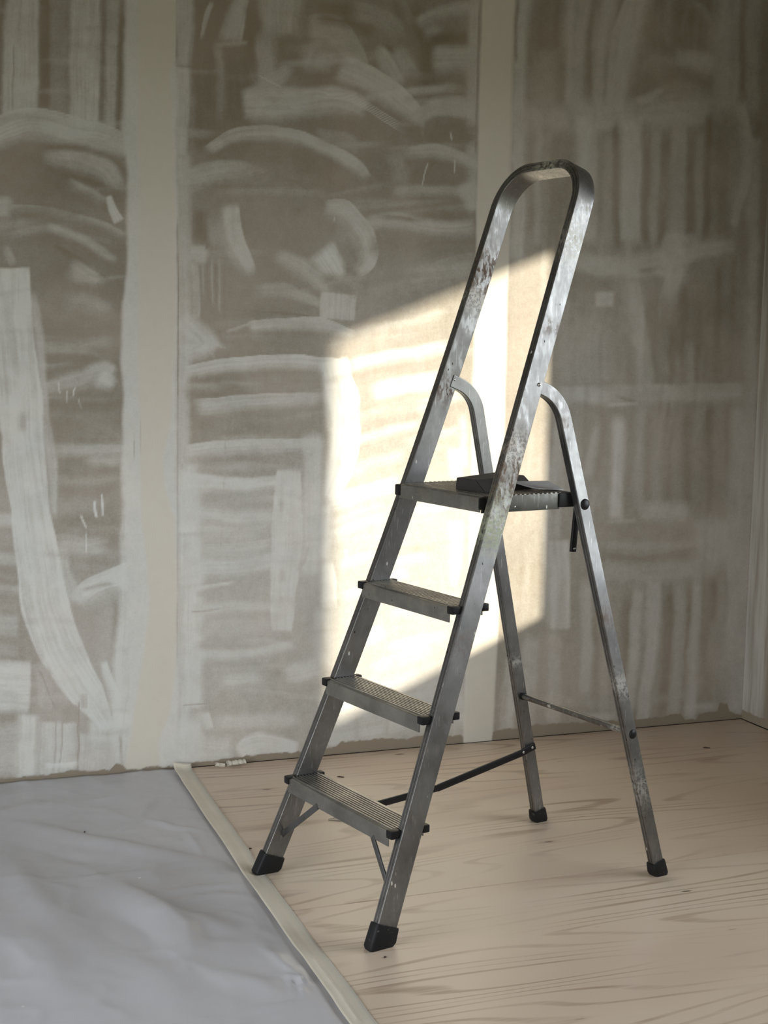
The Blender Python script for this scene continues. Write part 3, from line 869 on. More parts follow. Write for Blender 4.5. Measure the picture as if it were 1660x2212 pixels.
S([(1205, 852), (1400, 850), (1605, 846)], [20, 20, 18], .60, 3, 20, 16)
S([(1240, 850), (1310, 858)], 16, .72, 14, 14, 24)
S([(1330, 856), (1374, 870)], 3, .16, 4, 4, 10)
S([(1310, 875), (1375, 872)], 2.2, .85, 2, 4, 10)
for x0_, x1_, w, c, ya, yb in ((1208, 1200, 14, .62, 870, 1160), (1250, 1240, 10, .40, 880, 1080), (1290, 1266, 8, .56, 915, 1030), (1306, 1288, 6, .18, 890, 1060),
                              (1336, 1331, 14, .86, 905, 1128), (1362, 1356, 7, .22, 900, 1110), (1384, 1380, 9, .44, 890, 1100), (1404, 1400, 6, .18, 900, 1110),
                              (1424, 1420, 10, .40, 900, 1110), (1446, 1444, 7, .14, 880, 1100), (1466, 1462, 9, .34, 890, 1120), (1486, 1482, 8, .12, 890, 1130),
                              (1512, 1508, 9, .32, 890, 1120), (1534, 1532, 8, .10, 880, 1110), (1556, 1554, 8, .28, 880, 1120), (1572, 1572, 6, .1, 870, 1000)):
    S([(x0_, ya), (x1_, yb)], w, c, 9, 9, 26)
S([(1312, 1130), (1376, 1127)], 2.5, .85, 3, 4, 10)
S([(1390, 1108), (1488, 1110)], 22, .60, 16, 20, 20)
S([(1290, 1152), (1500, 1158)], 28, .24, 22, 16, 30)
S([(1300, 1180), (1520, 1178)], 8, .44, 10, 6, 30)
S([(1312, 1203), (1400, 1204), (1510, 1196)], [5, 6, 14], .15, 4, 10, 20)
S([(1545, 1120), (1550, 1220)], 48, .58, 26, 26, 30)
S([(1280, 1240), (1540, 1232)], 18, .50, 22, 22, 30)
S([(1604, 1000), (1601, 1120), (1592, 1204)], 2.4, .10, 3, 3, 14)
S([(1583, 1010), (1588, 1110)], 4, .16, 5, 5, 14)
S([(1208, 1170), (1210, 1358)], 23, .76, 5, 8, 4, .95, .3)
S([(1184, 1000), (1180, 1340)], 7, .55, 6, 6, 30)
for p, w, c in ((((1248, 1250), (1240, 1360), (1236, 1560)), 8, .28), (((1268, 1260), (1270, 1380), (1262, 1500)), 12, .60), (((1292, 1260), (1290, 1560)), 6, .20),
                (((1310, 1260), (1306, 1560)), 9, .46), (((1200, 1365), (1196, 1560)), 14, .50), (((1222, 1365), (1216, 1560)), 7, .26),
                (((1334, 1270), (1330, 1560)), 8, .34), (((1356, 1290), (1352, 1400), (1346, 1500)), 9, .12), (((1378, 1270), (1372, 1400), (1362, 1540)), 11, .62),
                (((1414, 1250), (1404, 1400), (1386, 1560)), 16, .66), (((1392, 1380), (1384, 1460), (1372, 1556)), 4, .05), (((1447, 1280), (1441, 1400), (1434, 1545)), 10, .04),
                (((1470, 1262), (1468, 1400), (1462, 1545)), 12, .48), (((1496, 1256), (1486, 1400), (1478, 1548)), 8, .06), (((1510, 1256), (1496, 1430), (1488, 1552)), 12, .58),
                (((1532, 1250), (1528, 1400), (1524, 1520)), 12, .18), (((1546, 1254), (1545, 1340)), 8, .05), (((1560, 1260), (1556, 1500)), 8, .34), (((1572, 1220), (1573, 1310)), 4, .06),
                (((1150, 1380), (1140, 1600)), 14, .55), (((1112, 1430), (1092, 1600)), 16, .62), (((1098, 1480), (1084, 1560)), 3, .2)):
    S(list(p), w, c, 8, 8, 26)
S([(1596, 880), (1590, 1200), (1586, 1545)], [16, 20, 18], .54, 14, 14, 20)
S([(1628, 300), (1622, 900), (1606, 1545)], 12, .52, 10, 14, 20)
S([(1090, 1500), (1250, 1520), (1480, 1505)], 8, .5, 14, 14, 30, .5)
S([(1250, 1552), (1330, 1545)], 7, .66, 6, 6, 12)
S([(1480, 1530), (1540, 1528)], 7, .62, 6, 8, 10)

# ---- faint stray passes that break up every board
for k in range(150):
    x = rr.uniform(0, 1020); y = rr.uniform(-20, 1600); ln = rr.uniform(40, 110); tl = rr.uniform(-10, 10) - (8 if x > 690 else 0)
    S([(x - ln, y - tl), (x, y - rr.uniform(0, 6)), (x + ln, y + tl)], rr.uniform(2, 8), rr.choice((.05, .15, .6, .8, .9)), 5.5, 9, 40, rr.uniform(.15, .38))
for k in range(110):
    x = rr.uniform(1120, 1590); y = rr.uniform(-20, 1400); ln = rr.uniform(60, 190)
    S([(x + 4, y), (x, y + ln / 2), (x - rr.uniform(0, 8), y + ln)], rr.uniform(2, 7), rr.choice((.05, .12, .55, .75)), 5.5, 6, 40, rr.uniform(.15, .36))
for k in range(40):
    x = rr.uniform(270, 420); y = rr.uniform(0, 1500)
    S([(x, y), (x + rr.uniform(-4, 4), y + rr.uniform(60, 200))], rr.uniform(1.5, 5), rr.choice((.5, .95)), 5.5, 6, 40, rr.uniform(.12, .3))

# ---- paper-taped joints, the bare strip along the floor
JOINT = np.zeros_like(COV)
def band(arr, left, right, val, soft=5.0, wob=0.25):
    ly, lx = zip(*[(b, a) for a, b in left]); ry, rx = zip(*[(b, a) for a, b in right])
    X = GX + WARPX * wob
    L_ = np.interp(GY, ly, lx); R_ = np.interp(GY, ry, rx)
    m = smooth(-soft, soft, X - L_) * (1 - smooth(-soft, soft, X - R_))
    arr[:] = arr * (1 - m) + val * m
    return m
j1l = [(298, -300), (299, 300), (301, 620), (300, 760), (304, 960), (306, 1120), (318, 1200), (326, 1300), (314, 1380), (300, 1470), (282, 1600), (262, 1700)]
j1r = [(376, -300), (378, 130), (366, 170), (376, 300), (378, 700), (372, 900), (352, 985), (358, 1060), (376, 1120), (382, 1300), (378, 1440), (366, 1540), (342, 1600), (348, 1700)]
band(COV, [(270, -300), (272, 420), (276, 560), (262, 660), (264, 860), (262, 900), (272, 1100), (280, 1700)], [(384, -300), (384, 1700)], .80, 6, .5)
band(JOINT, j1l, j1r, 1.0, 5, .35)
j2l = [(1048, -300), (1044, 0), (1033, 350), (1030, 500), (1022, 800), (1014, 1200), (1002, 1600)]
j2r = [(1122, -300), (1112, 0), (1102, 450), (1092, 800), (1078, 1300), (1064, 1600)]
band(COV, j2l, j2r, .82, 4, .15)
band(JOINT, j2l, j2r, 1.0, 4, .12)
# thin seam lines beside the joints
def seam(pts, w, c, op=.8): S(pts, w, c, 1.8, 1.8, 20, op, .05)
seam([(381, -40), (382, 130)], 2.0, .12, .7)
seam([(383, 480), (385, 700), (385, 860)], 1.6, .05)
seam([(385, 860), (384, 1150), (383, 1430)], 1.1, .1, .7)
seam([(304, 910), (304, 975)], 1.0, .1, .6); seam([(290, 948), (290, 985)], 1.0, .1, .6)
seam([(1036, 20), (1028, 330)], 2.2, .16, .7)
seam([(1110, 30), (1104, 230), (1098, 440)], 2.0, .16, .7)
seam([(1085, 1500), (1076, 1560)], 1.6, .15, .7)

# bare paper strip above the floor
def blur(a, n):
    for ax in (0, 1):
        b = a * 0
        for k in range(-n, n + 1): b = b + np.roll(a, k, ax)
        a = b / (2 * n + 1)
    return a
rb_ = smooth(1118, 1150, GX)
soft_ = blur(COV, 1)
COV = COV * (1 - rb_) + (0.38 + (soft_ - 0.38) * 0.95) * rb_
low = smooth(860, 1150, GY) * (1 - smooth(1020, 1060, GX))
COV = COV + (1 - COV) * low * np.where(GX > 390, 0.28, 0.14)
EDGE = np.zeros_like(COV)
bx = [-900, 0, 60, 120, 160, 235, 250, 262, 275, 300, 395, 440, 560, 640, 700, 728, 740, 850, 880, 900, 980, 1000, 1003, 1062, 1066, 1090, 1125, 1160, 1300, 1400, 1470, 1482, 1505, 1510, 1550, 1556, 1572, 1576, 1592, 1602, 1640]
bh = [12, 11, 8, 10, 16, 9, 20, 18, 8, 5, 6, 9, 12, 14, 14, 15, 24, 25, 21, 25, 19, 17, 0, 0, 17, 21, 20, 25, 22, 20, 25, 8, 8, 20, 22, 42, 40, 22, 12, 8, 8]
hpx = np.interp(GX, bx, bh) + (fbm(GX / 12, GX * 0 + 3.3, 21, 4) - 0.46) * 9 + (vnoise(GX / 45, GX * 0 + 1.0, 9) - 0.5) * 5
zpx = ZZ * 690.0
on = np.interp(GX, bx, [min(1, h / 4) for h in bh])
EDGE = (1 - smooth(-1.2, 1.2, zpx - hpx)) * on
COV = np.clip(COV, 0, 1)
JOINT *= (1 - EDGE)

nz, nu = UU.shape
relief = (COV * 0.0011 + JOINT * 0.0003) * (1 - EDGE) + 0.0006 * (fbm(GX / 40, GY / 40, 31, 3) - 0.45)
VY = -(relief + 0.0006 * (1 - EDGE))
co = np.stack([UU, VY, ZZ], -1).reshape(-1, 3).astype(np.float32)
idx = np.arange(nz * nu).reshape(nz, nu)
quads = np.stack([idx[:-1, :-1], idx[:-1, 1:], idx[1:, 1:], idx[1:, :-1]], -1).reshape(-1, 4).astype(np.int32)
wall_me = bpy.data.meshes.new('wall_back')
wall_me.vertices.add(len(co)); wall_me.vertices.foreach_set('co', co.ravel())
wall_me.loops.add(quads.size); wall_me.loops.foreach_set('vertex_index', quads.ravel())
wall_me.polygons.add(len(quads))
wall_me.polygons.foreach_set('loop_start', np.arange(0, quads.size, 4, dtype=np.int32))
wall_me.polygons.foreach_set('loop_total', np.full(len(quads), 4, np.int32))
wall_me.update(calc_edges=True)
def set_attr(me, name, vals):
    a = me.attributes.new(name, 'FLOAT', 'POINT')
    a.data.foreach_set('value', np.asarray(vals, np.float32).ravel())
set_attr(wall_me, 'cov', COV); set_attr(wall_me, 'joint', JOINT); set_attr(wall_me, 'edge', EDGE)
wall = link('wall_back', wall_me, M_SKIM, None, smooth=False)
wall_me.polygons.foreach_set('use_smooth', np.ones(len(quads), bool))
tag(wall, kind='structure')
bmw = bmesh.new(); add_box(bmw, XL - WT, XR + WT, 0.004, 0.12, -0.018, ZC)
core = bm_obj('board_core', bmw, M_SUB, wall, smooth=False)

# ------------------------------------------------------------------ step ladder
LW, LT, LT2, LA, LA2 = 0.2563, 0.1082, 0.0265, 0.3892, -0.0186     # half width, taper, lean of the front frame
LD, LTH = 0.0488, 0.0210
TREAD_Z = (0.2283, 0.4534, 0.6763)
PLAT_Z = 0.9031
TP, TDEP, TTH = 0.0224, 0.0886, 0.0332
ZTOP, RB = 1.640, 0.104

ladder = bpy.data.objects.new('step_ladder', None)
COL.objects.link(ladder)
ladder.empty_display_size = 0.1
ladder.location = (-0.597, -1.1197, 0.0)
ladder.rotation_euler = (0, 0, -1.36877)
tag(ladder, 'worn aluminium step ladder with three treads and a platform, standing on the plywood', 'ladder')

def hw(z): return LW - LT * z + LT2 * z * z + 0.003 * min(1, max(0, (z - 0.9) / 0.6))
def fy(z): return LA * z + LA2 * z * z

def front_path(off_d, off_w, zlo=0.012):
    """centre line of the bent front tube: left foot, over the top, right foot"""
    pts = []
    zb = ZTOP - RB / math.sqrt(1 + 0.33 ** 2)
    W = hw(zb)
    k = math.sqrt(1 + (LA + 2 * LA2 * zb) ** 2)
    R = RB - off_w
    for z in np.linspace(zlo, zb, 90):
        pts.append((-(hw(z) - off_w), z))
    for an in np.linspace(0, 90, 22)[1:]:
        A = math.radians(an)
        pts.append((-(W - RB) - R * math.cos(A), zb + R * math.sin(A) / k))
    for x in np.linspace(-(W - RB), 0, 8)[1:]:
        pts.append((x, zb + R / k))
    pts = pts + [(-x, z) for x, z in reversed(pts[:-1])]
    out = []; nr = []
    for x, z in pts:
        sl = LA + 2 * LA2 * z
        n = np.array([0, 1, -sl]); n /= np.linalg.norm(n)
        out.append(np.array([x, fy(z), z]) + n * off_d); nr.append(n)
    return out, nr, pts

def rail_profile(d, th):
    """a: depth (front negative), b: thickness; a shallow groove runs down the front face"""
    r = 0.0018
    p = round_rect(d, th, r, 3)
    res = []
    for a, b in p:
        res.append((a, b))
    # insert groove on the front face (a = -d/2), which is walked from +b to -b
    out = []
    for i, (a, b) in enumerate(res):
        out.append((a, b))
        a2, b2 = res[(i + 1) % len(res)]
        if abs(a + d / 2) < 1e-6 and abs(a2 + d / 2) < 1e-6 and abs(b - b2) > th * 0.5:
            for gb in (0.0035, -0.0045):
                s = 1 if b > b2 else -1
                out += [(a, s * (gb + 0.0008)), (a + 0.0016, s * (gb + 0.0004)), (a + 0.0016, s * (gb - 0.0004)), (a, s * (gb - 0.0008))]
    return out

path, nrm, pz = front_path(LD / 2, LTH / 2)
prof = rail_profile(LD, LTH)
V, F = sweep(path, [tuple(n) for n in nrm], prof)
me = mesh_from('front_frame', V, F)
m = len(prof)
zz_ = np.array([p[1] for p in pz]); xx_ = np.array([p[0] for p in pz])
def bell(x, c, w): return np.exp(-((x - c) / w) ** 2)
L_ = xx_ < 0; R_ = ~L_
grime = 0.12 + 0.5 * bell(zz_, 0.97, .13) * R_ + 0.35 * bell(zz_, 1.30, .22) * L_ + 0.3 * bell(zz_, 0.1, .12) + 0.3 * bell(zz_, 1.56, .03) * R_
rust = 0.9 * bell(zz_, 0.975, .05) * R_ + 0.6 * bell(zz_, 0.90, .05) * R_ + 1.0 * bell(zz_, 1.40, .05) * L_ + 0.8 * bell(zz_, 1.13, .03) * L_ \
    + 0.5 * bell(zz_, 1.275, .015) * R_ + 0.5 * bell(zz_, 0.60, .03) * R_ + 0.45 * bell(zz_, 0.40, .02) * R_
paint = 0.8 * bell(xx_, 0.02, .07) * (zz_ > 1.58) + 0.45 * bell(zz_, 1.46, .05) * R_ + 0.35 * bell(zz_, 1.01, .04) * R_ + 0.5 * bell(zz_, 1.335, .02) * L_ + 0.35 * bell(zz_, 0.86, .03) * R_
green = 1.0 * bell(zz_, 0.835, .03) * R_ + 0.35 * bell(zz_, 0.89, .05) * R_
for nm, arr in (('grime', grime), ('rust', rust), ('paint', paint), ('green', green)):
    set_attr(me, nm, np.repeat(np.clip(arr, 0, 1), m))
fo = link('front_frame', me, M_ALU, ladder, ang=11)

# rivets where the rear legs are hinged
def rivet(parent, c, axis, r=0.0042, h=0.003):
    bm = bmesh.new(); add_dome(bm, c, axis, r, h, 14, 3)
    return bm_obj('rivet', bm, M_STEEL, parent)
for sgn in (1, -1):
    rivet(fo, (sgn * (hw(1.143) + 0.0002), 0.459, 1.143), (sgn, 0, 0.07))
    rivet(fo, (sgn * (hw(1.143) - LTH - 0.0002), 0.459, 1.143), (-sgn, 0, -0.07))

# rubber feet of the front frame: boots cut flat on the floor
def boot(parent, ring_c, axis_a, axis_b, tang, da, db, height, zb=0.0):
    prof = round_rect(da, db, 0.006, 3)
    V, F = [], []
    def ring(zc, grow, flat=False, lift=0.0):
        c = np.array(ring_c) + tang * zc
        for a, b in prof:
            p = c + axis_a * a * grow + axis_b * b * grow
            if flat:
                p = p + tang * ((lift - p[2]) / tang[2])
            V.append(p)
    ring(height, 1.0); ring(height - 0.004, 1.03); ring(0, 1.08, True, 0.007); ring(0, 0.95, True, zb)
    m = len(prof)
    for i in range(3):
        for j in range(m):
            F.append((i * m + j, i * m + (j + 1) % m, (i + 1) * m + (j + 1) % m, (i + 1) * m + j))
    F.append(tuple(range(m))); F.append(tuple(range(3 * m, 4 * m)))
    me = mesh_from('rubber_foot', V, F)
    bm = bmesh.new(); bm.from_mesh(me)
    return bm_obj('rubber_foot', bm, M_RUB, parent)
for i0, i1 in ((0, 4), (-1, -5)):
    t0 = path[i1] - path[i0]; t0 /= np.linalg.norm(t0)
    n0 = nrm[i0]; b0 = np.cross(t0, n0); b0 /= np.linalg.norm(b0)
    base = path[i0] - t0 * (path[i0][2] / t0[2])
    boot(ladder, base, n0, b0, t0, LD + 0.008, LTH + 0.009, 0.046, 0.0013 if i0 == 0 else 0.0)

# treads
def tread_profile(dep, thick, nrib):
    p = [(0.0, -thick), (0.0, -0.004), (0.0012, -0.0012), (0.004, 0.0)]
    y = 0.0085
    step = (dep - 0.016) / nrib
    for k in range(nrib):
        p += [(y, 0.0), (y + 0.0008, 0.0025), (y + step * 0.48, 0.0025), (y + step * 0.48 + 0.0008, 0.0)]
        y += step
    p += [(dep - 0.003, 0.0), (dep, -0.003), (dep, -thick * 0.75), (dep - 0.0022, -thick * 0.75), (dep - 0.0022, -0.0035),
          (0.0024, -0.0040), (0.0024, -thick)]
    return p
def extrude_x(name, prof, x0, x1, y0, z0, mat, parent):
    m = len(prof)
    V = [(x0, y0 + y, z0 + z) for y, z in prof] + [(x1, y0 + y, z0 + z) for y, z in prof]
    F = [(j, (j + 1) % m, m + (j + 1) % m, m + j) for j in range(m)] + [tuple(range(m)), tuple(reversed(range(m, 2 * m)))]
    me = mesh_from(name, V, F)
    bm = bmesh.new(); bm.from_mesh(me); bmesh.ops.triangulate(bm, faces=[f for f in bm.faces if len(f.verts) > 4])
    return bm_obj(name, bm, mat, parent)
def end_cap(parent, sgn, z, w, y0, dep, hgt=0.015):
    bm = bmesh.new()
    xi, xo = w - LTH - 0.005, w - LTH + 0.0
    def bx(a, b, *r, bev=0.0015):
        lo, hi = (a, b) if sgn > 0 else (-b, -a)
        add_box(bm, lo, hi, *r, bevel=bev)
    bx(xi, xo, y0 + 0.002, y0 + dep + 0.003, z - hgt, z + 0.0026)
    bx(xi - 0.001, w - 0.006, y0 - 0.003, y0 + TP - 0.001, z - hgt, z + 0.0028, bev=0.004)
    bx(xi - 0.001, w - 0.008, y0 + dep - 0.010, y0 + dep + 0.006, z - hgt * 0.95, z + 0.0024, bev=0.003)
    return bm_obj('end_cap', bm, M_BLACK, parent)
rsd = random.Random(5)
def tread_attrs(o, g):
    me = o.data
    vs = np.array([v.co[:] for v in me.vertices])
    set_attr(me, 'grime', np.full(len(vs), g))
for k, z in enumerate(TREAD_Z):
    w = hw(z); y0 = fy(z) - TP
    xi = w - LTH - 0.001
    o = extrude_x('tread', tread_profile(TDEP, TTH, 9), -xi, xi, y0, z, M_TREAD, ladder)
    tread_attrs(o, (0.02, 0.05, 0.12)[k])
    for sgn in (1, -1): end_cap(o, sgn, z, w, y0, TDEP)

# diagonal braces below the lowest tread
for p0, p1 in (((-0.2245, 0.060, 0.092), (-0.078, 0.066, 0.1990)), ((0.2225, 0.062, 0.108), (0.150, 0.066, 0.1990))):
    V, F = sweep([np.array(p0), np.array(p1)], (0, 1, 0), round_rect(0.0040, 0.0145, 0.001, 2))
    link('brace', mesh_from('brace', V, F), M_ALU, ladder)

# platform
y0p = fy(PLAT_Z) - TP + 0.004
pw = hw(PLAT_Z) - LTH - 0.001
PDEP = 0.262
plat = extrude_x('platform', tread_profile(PDEP, 0.0325, 20), -pw + 0.0025, pw - 0.0025, y0p, PLAT_Z, M_TREAD, ladder)
tread_attrs(plat, 0.45)
for sgn in (1, -1):
    bm = bmesh.new()
    xa, xb = (pw - 0.0025, pw) if sgn > 0 else (-pw, -pw + 0.0025)
    add_box(bm, xa, xb, y0p + 0.003, y0p + PDEP - 0.045, PLAT_Z - 0.0345, PLAT_Z + 0.0008, 0.0008)
    o = bm_obj('side_plate', bm, M_PLATE, plat)
    set_attr(o.data, 'grime', np.full(len(o.data.vertices), .30))
    set_attr(o.data, 'green', np.array([0.9 * bell(v.co.y, y0p + .115, .02) for v in o.data.vertices]))
    # black plastic hinge block at the back and front nose
    bm = bmesh.new()
    xa, xb = (pw - 0.016, pw + 0.0035) if sgn > 0 else (-pw - 0.0035, -pw + 0.016)
    add_box(bm, xa, xb, y0p + PDEP - 0.048, y0p + PDEP + 0.006, PLAT_Z - 0.031, PLAT_Z + 0.0012, 0.004)
    bm_obj('hinge_block', bm, M_BLACK, plat)
    bm = bmesh.new()
    xa, xb = (pw - 0.006, pw + 0.0008) if sgn > 0 else (-hw(PLAT_Z) + 0.008, -pw + 0.008)
    add_box(bm, xa, xb, y0p - 0.002, y0p + TP - 0.006, PLAT_Z - 0.027, PLAT_Z - 0.001, 0.004)
    bm_obj('end_cap', bm, M_BLACK, plat)
rivet(plat, (pw + 0.0003, y0p + 0.092, PLAT_Z - 0.024), (1, 0, 0), 0.0026, 0.0014)

# rear legs: bent forward at the top into the front frame
RW, RT, RFY, RA, RD = 0.2333, 0.0587, 0.8037, -0.2643, 0.0297
rdd = RD * math.sqrt(1 + RA * RA)
def leg_x(z): return RW - RT * z - LTH / 2
def leg_y(z): return RFY + rdd / 2 + RA * z
arm0 = np.array([0.4705, 1.1350]); adir = np.array([0.94, -0.34]); adir /= np.linalg.norm(adir)
ldir = np.array([-RA, -1.0]); ldir /= np.linalg.norm(ldir)
# corner of the two centre lines, rounded
k_ = (leg_y(arm0[1]) - arm0[0]) / (adir[0] - RA * adir[1])
corner = arm0 + adir * k_
turn = math.acos(float(adir @ ldir)); RBEND = 0.094
tl = RBEND * math.tan(turn / 2)
sp0 = corner - adir * tl
yz = [arm0 - adir * 0.018, arm0, (arm0 + sp0) / 2] if (sp0 - arm0) @ adir > 0.004 else [arm0 - adir * 0.018]
nin = np.array([-adir[1], adir[0]]); nin = -nin if nin[1] > 0 else nin
cc = sp0 + nin * RBEND
a0 = math.atan2(*(sp0 - cc)[::-1]); 
for i in range(17):
    a = a0 - turn * i / 16
    yz.append(cc + RBEND * np.array([math.cos(a), math.sin(a)]))
zend = 0.012
zs_ = np.linspace(yz[-1][1], zend, 70)[1:]
yz += [np.array([leg_y(z), z]) for z in zs_]
rear_legs = {}
for sgn in (1, -1):
    pth = [np.array([sgn * leg_x(z), y, z]) for y, z in yz]
    prof = []
    for a, b in rail_profile(RD, LTH): prof.append((b, a))
    fx = np.array([1, 0, sgn * RT]); fx /= np.linalg.norm(fx)
    V, F = sweep(pth, tuple(fx), [(a, -b) for a, b in prof])
    me = mesh_from('rear_leg', V, F)
    bm = bmesh.new(); bm.from_mesh(me)
    o = bm_obj('rear_leg', bm, M_ALU, ladder, ang=11)
    zv = np.array([v.co.z for v in o.data.vertices])
    if sgn > 0:
        set_attr(o.data, 'rust', np.clip(0.55 * bell(zv, .62, .022) + .5 * bell(zv, 1.06, .012), 0, 1))
        set_attr(o.data, 'paint', np.clip(.42 * bell(zv, .46, .03) + .4 * bell(zv, .22, .05), 0, 1))
        set_attr(o.data, 'grime', .05 + .35 * bell(zv, .62, .05) + .3 * bell(zv, 1.1, .06))
    else:
        set_attr(o.data, 'paint', .5 * bell(zv, .44, .012))
        set_attr(o.data, 'grime', np.full(len(zv), .08))
    rear_legs[sgn] = o
    t0 = np.array([-sgn * RT, RA, 1.0]); t0 /= np.linalg.norm(t0)
    aa = fx - t0 * (fx @ t0); aa /= np.linalg.norm(aa)
    bb = np.cross(t0, aa)
    boot(ladder, np.array([sgn * leg_x(0), leg_y(0), 0.0]), bb, aa, t0, RD + 0.008, LTH + 0.009, 0.034)
    # black round caps on the outside
    for z, r, h in ((0.879, 0.0128, 0.0055), (0.346, 0.0112, 0.0045)):
        bm = bmesh.new()
        add_dome(bm, (sgn * (leg_x(z) + LTH / 2 - 0.0005), leg_y(z) + 0.002, z), (sgn, 0, sgn * RT), r, h, 24, 4)
        bm_obj('pivot_cap', bm, M_BLACK, o)

# round cross bar, mottled darker below its top side, with a paint blot
zc = 0.348
V, F = sweep([np.array([x, leg_y(zc), zc]) for x in np.linspace(-leg_x(zc) + 0.009, leg_x(zc) - 0.009, 24)], (0, 1, 0),
             [(0.0075 * math.cos(a), 0.0075 * math.sin(a)) for a in [2 * math.pi * i / 16 for i in range(16)]])
me = mesh_from('cross_bar', V, F)
bm = bmesh.new(); bm.from_mesh(me)
o = bm_obj('cross_bar', bm, M_ALU, ladder)
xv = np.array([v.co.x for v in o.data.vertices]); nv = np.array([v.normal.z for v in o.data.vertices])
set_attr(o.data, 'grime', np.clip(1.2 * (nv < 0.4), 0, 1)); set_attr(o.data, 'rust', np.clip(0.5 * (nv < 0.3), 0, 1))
set_attr(o.data, 'paint', .95 * bell(xv, -.075, .014) + .8 * bell(xv, .165, .012))
for sgn in (-1,):
    bm = bmesh.new(); add_cyl(bm, (sgn * (leg_x(zc) - LTH / 2 - 0.007), leg_y(zc), zc), (sgn * (leg_x(zc) - LTH / 2 + 0.001), leg_y(zc), zc), 0.0095)
    bm_obj('bar_collar', bm, M_BLACK, o)

# black folding stay from the far rear leg to the lowest tread
A_ = np.array([-leg_x(.208) + LTH / 2 + 0.004, leg_y(.208) + 0.002, 0.2085])
J_ = np.array([-0.130, 0.430, 0.1716])
E_ = np.array([-0.060, 0.150, 0.1800])
def flat_link(pts, wd, th, name, parent, mat=M_BLACK):
    V, F = sweep(pts, (1, 0, 0), round_rect(th, wd, min(th, wd) * 0.3, 2))
    return link(name, mesh_from(name, V, F), mat, parent)
stay = flat_link([A_ + np.array([0, 0.010, 0.003]), A_, A_ + (J_ - A_) * 0.12 + np.array([0, 0, -0.003]), J_], 0.0180, 0.005, 'folding_stay', ladder)
s2 = flat_link([J_ + (J_ - E_) * 0.05, J_, E_], 0.0165, 0.005, 'stay_link', stay)
for f in (0.0, 0.10):
    c = A_ + (J_ - A_) * f + np.array([0.0028, 0, -0.0024 * (f > 0)])
    bm = bmesh.new(); add_dome(bm, c, (1, 0, 0), 0.0036, 0.0016, 14, 3)
    bm_obj('screw', bm, M_STEEL, stay)

# black catch lever hanging behind the platform
lev = flat_link([np.array([pw - 0.010, 0.5955, 0.880]), np.array([pw - 0.010, 0.589, 0.800]), np.array([pw - 0.010, 0.5865, 0.769])], 0.0155, 0.008, 'catch_lever', ladder)
bm = bmesh.new(); add_dome(bm, (pw - 0.0060, 0.588, 0.776), (1, 0, 0), 0.0028, 0.0014, 12, 3)
bm_obj('screw', bm, M_STEEL, lev)

# ------------------------------------------------------------------ things on the platform
LM = Matrix.Translation(Vector(ladder.location)) @ Matrix.Rotation(-1.36877, 4, 'Z')
def lw(x, y, z): return LM @ Vector((x, y, z))
ZP = PLAT_Z + 0.0028
bot = [(.018, .352), (.110, .368), (.062, .545), (-.058, .520)]
top = [(.020, .353), (.080, .361), (.030, .535), (-.056, .518)]
c0 = lw(.03, .45, ZP)
bm = bmesh.new()
vb = [bm.verts.new(lw(x, y, ZP) - c0) for x, y in bot]
vt = [bm.verts.new(lw(x, y, ZP + .0265) - c0) for x, y in top]
bm.faces.new(vb[::-1]); bm.faces.new(vt)
for i in range(4): bm.faces.new((vb[i], vb[(i + 1) % 4], vt[(i + 1) % 4], vt[i]))
bmesh.ops.bevel(bm, geom=list(bm.edges), offset=0.0012, segments=2, affect='EDGES')
blk = bm_obj('sanding_block', bm, M_BLOCK, None)
blk.location = c0
tag(blk, 'dark wedge-sided sanding block lying on the ladder platform', 'sanding block')

# folded grey abrasive sheet: a shallow tent resting on its edges
c1 = lw(.09, .54, ZP)
n1, n2 = 14, 10
A0, B0, C0, D0 = np.array((.062, .478)), np.array((.128, .500)), np.array((.126, .572)), np.array((.050, .590))
Vt = []
for i in range(n1 + 1):
    for j in range(n2 + 1):
        s, t = i / n1, j / n2
        p = (A0 * (1 - s) + B0 * s) * (1 - t) + (D0 * (1 - s) + C0 * s) * t
        h = 0.0015 + 0.0145 * (1 - s) ** 1.3 * (1 - 0.25 * t) + 0.0045 * (1 - t) * s
        Vt.append((p[0], p[1], h))
bm = bmesh.new()
up = [bm.verts.new(lw(x, y, ZP + h + 0.0016) - c1) for x, y, h in Vt]
dn = [bm.verts.new(lw(x, y, ZP + h - 0.0010) - c1) for x, y, h in Vt]
ix = lambda i, j: i * (n2 + 1) + j
for i in range(n1):
    for j in range(n2):
        q = (ix(i, j), ix(i + 1, j), ix(i + 1, j + 1), ix(i, j + 1))
        bm.faces.new([up[k] for k in q]); bm.faces.new([dn[k] for k in reversed(q)])
rim = [ix(i, 0) for i in range(n1)] + [ix(n1, j) for j in range(n2)] + [ix(i, n2) for i in range(n1, 0, -1)] + [ix(0, j) for j in range(n2, 0, -1)]
for a, b in zip(rim, rim[1:] + rim[:1]):
    bm.faces.new((up[a], dn[a], dn[b], up[b]))
pap = bm_obj('sandpaper_sheet', bm, M_PAPER, None)
pap.location = c1
tag(pap, 'grey folded sandpaper sheet arched on the ladder platform beside the dark block', 'sandpaper')

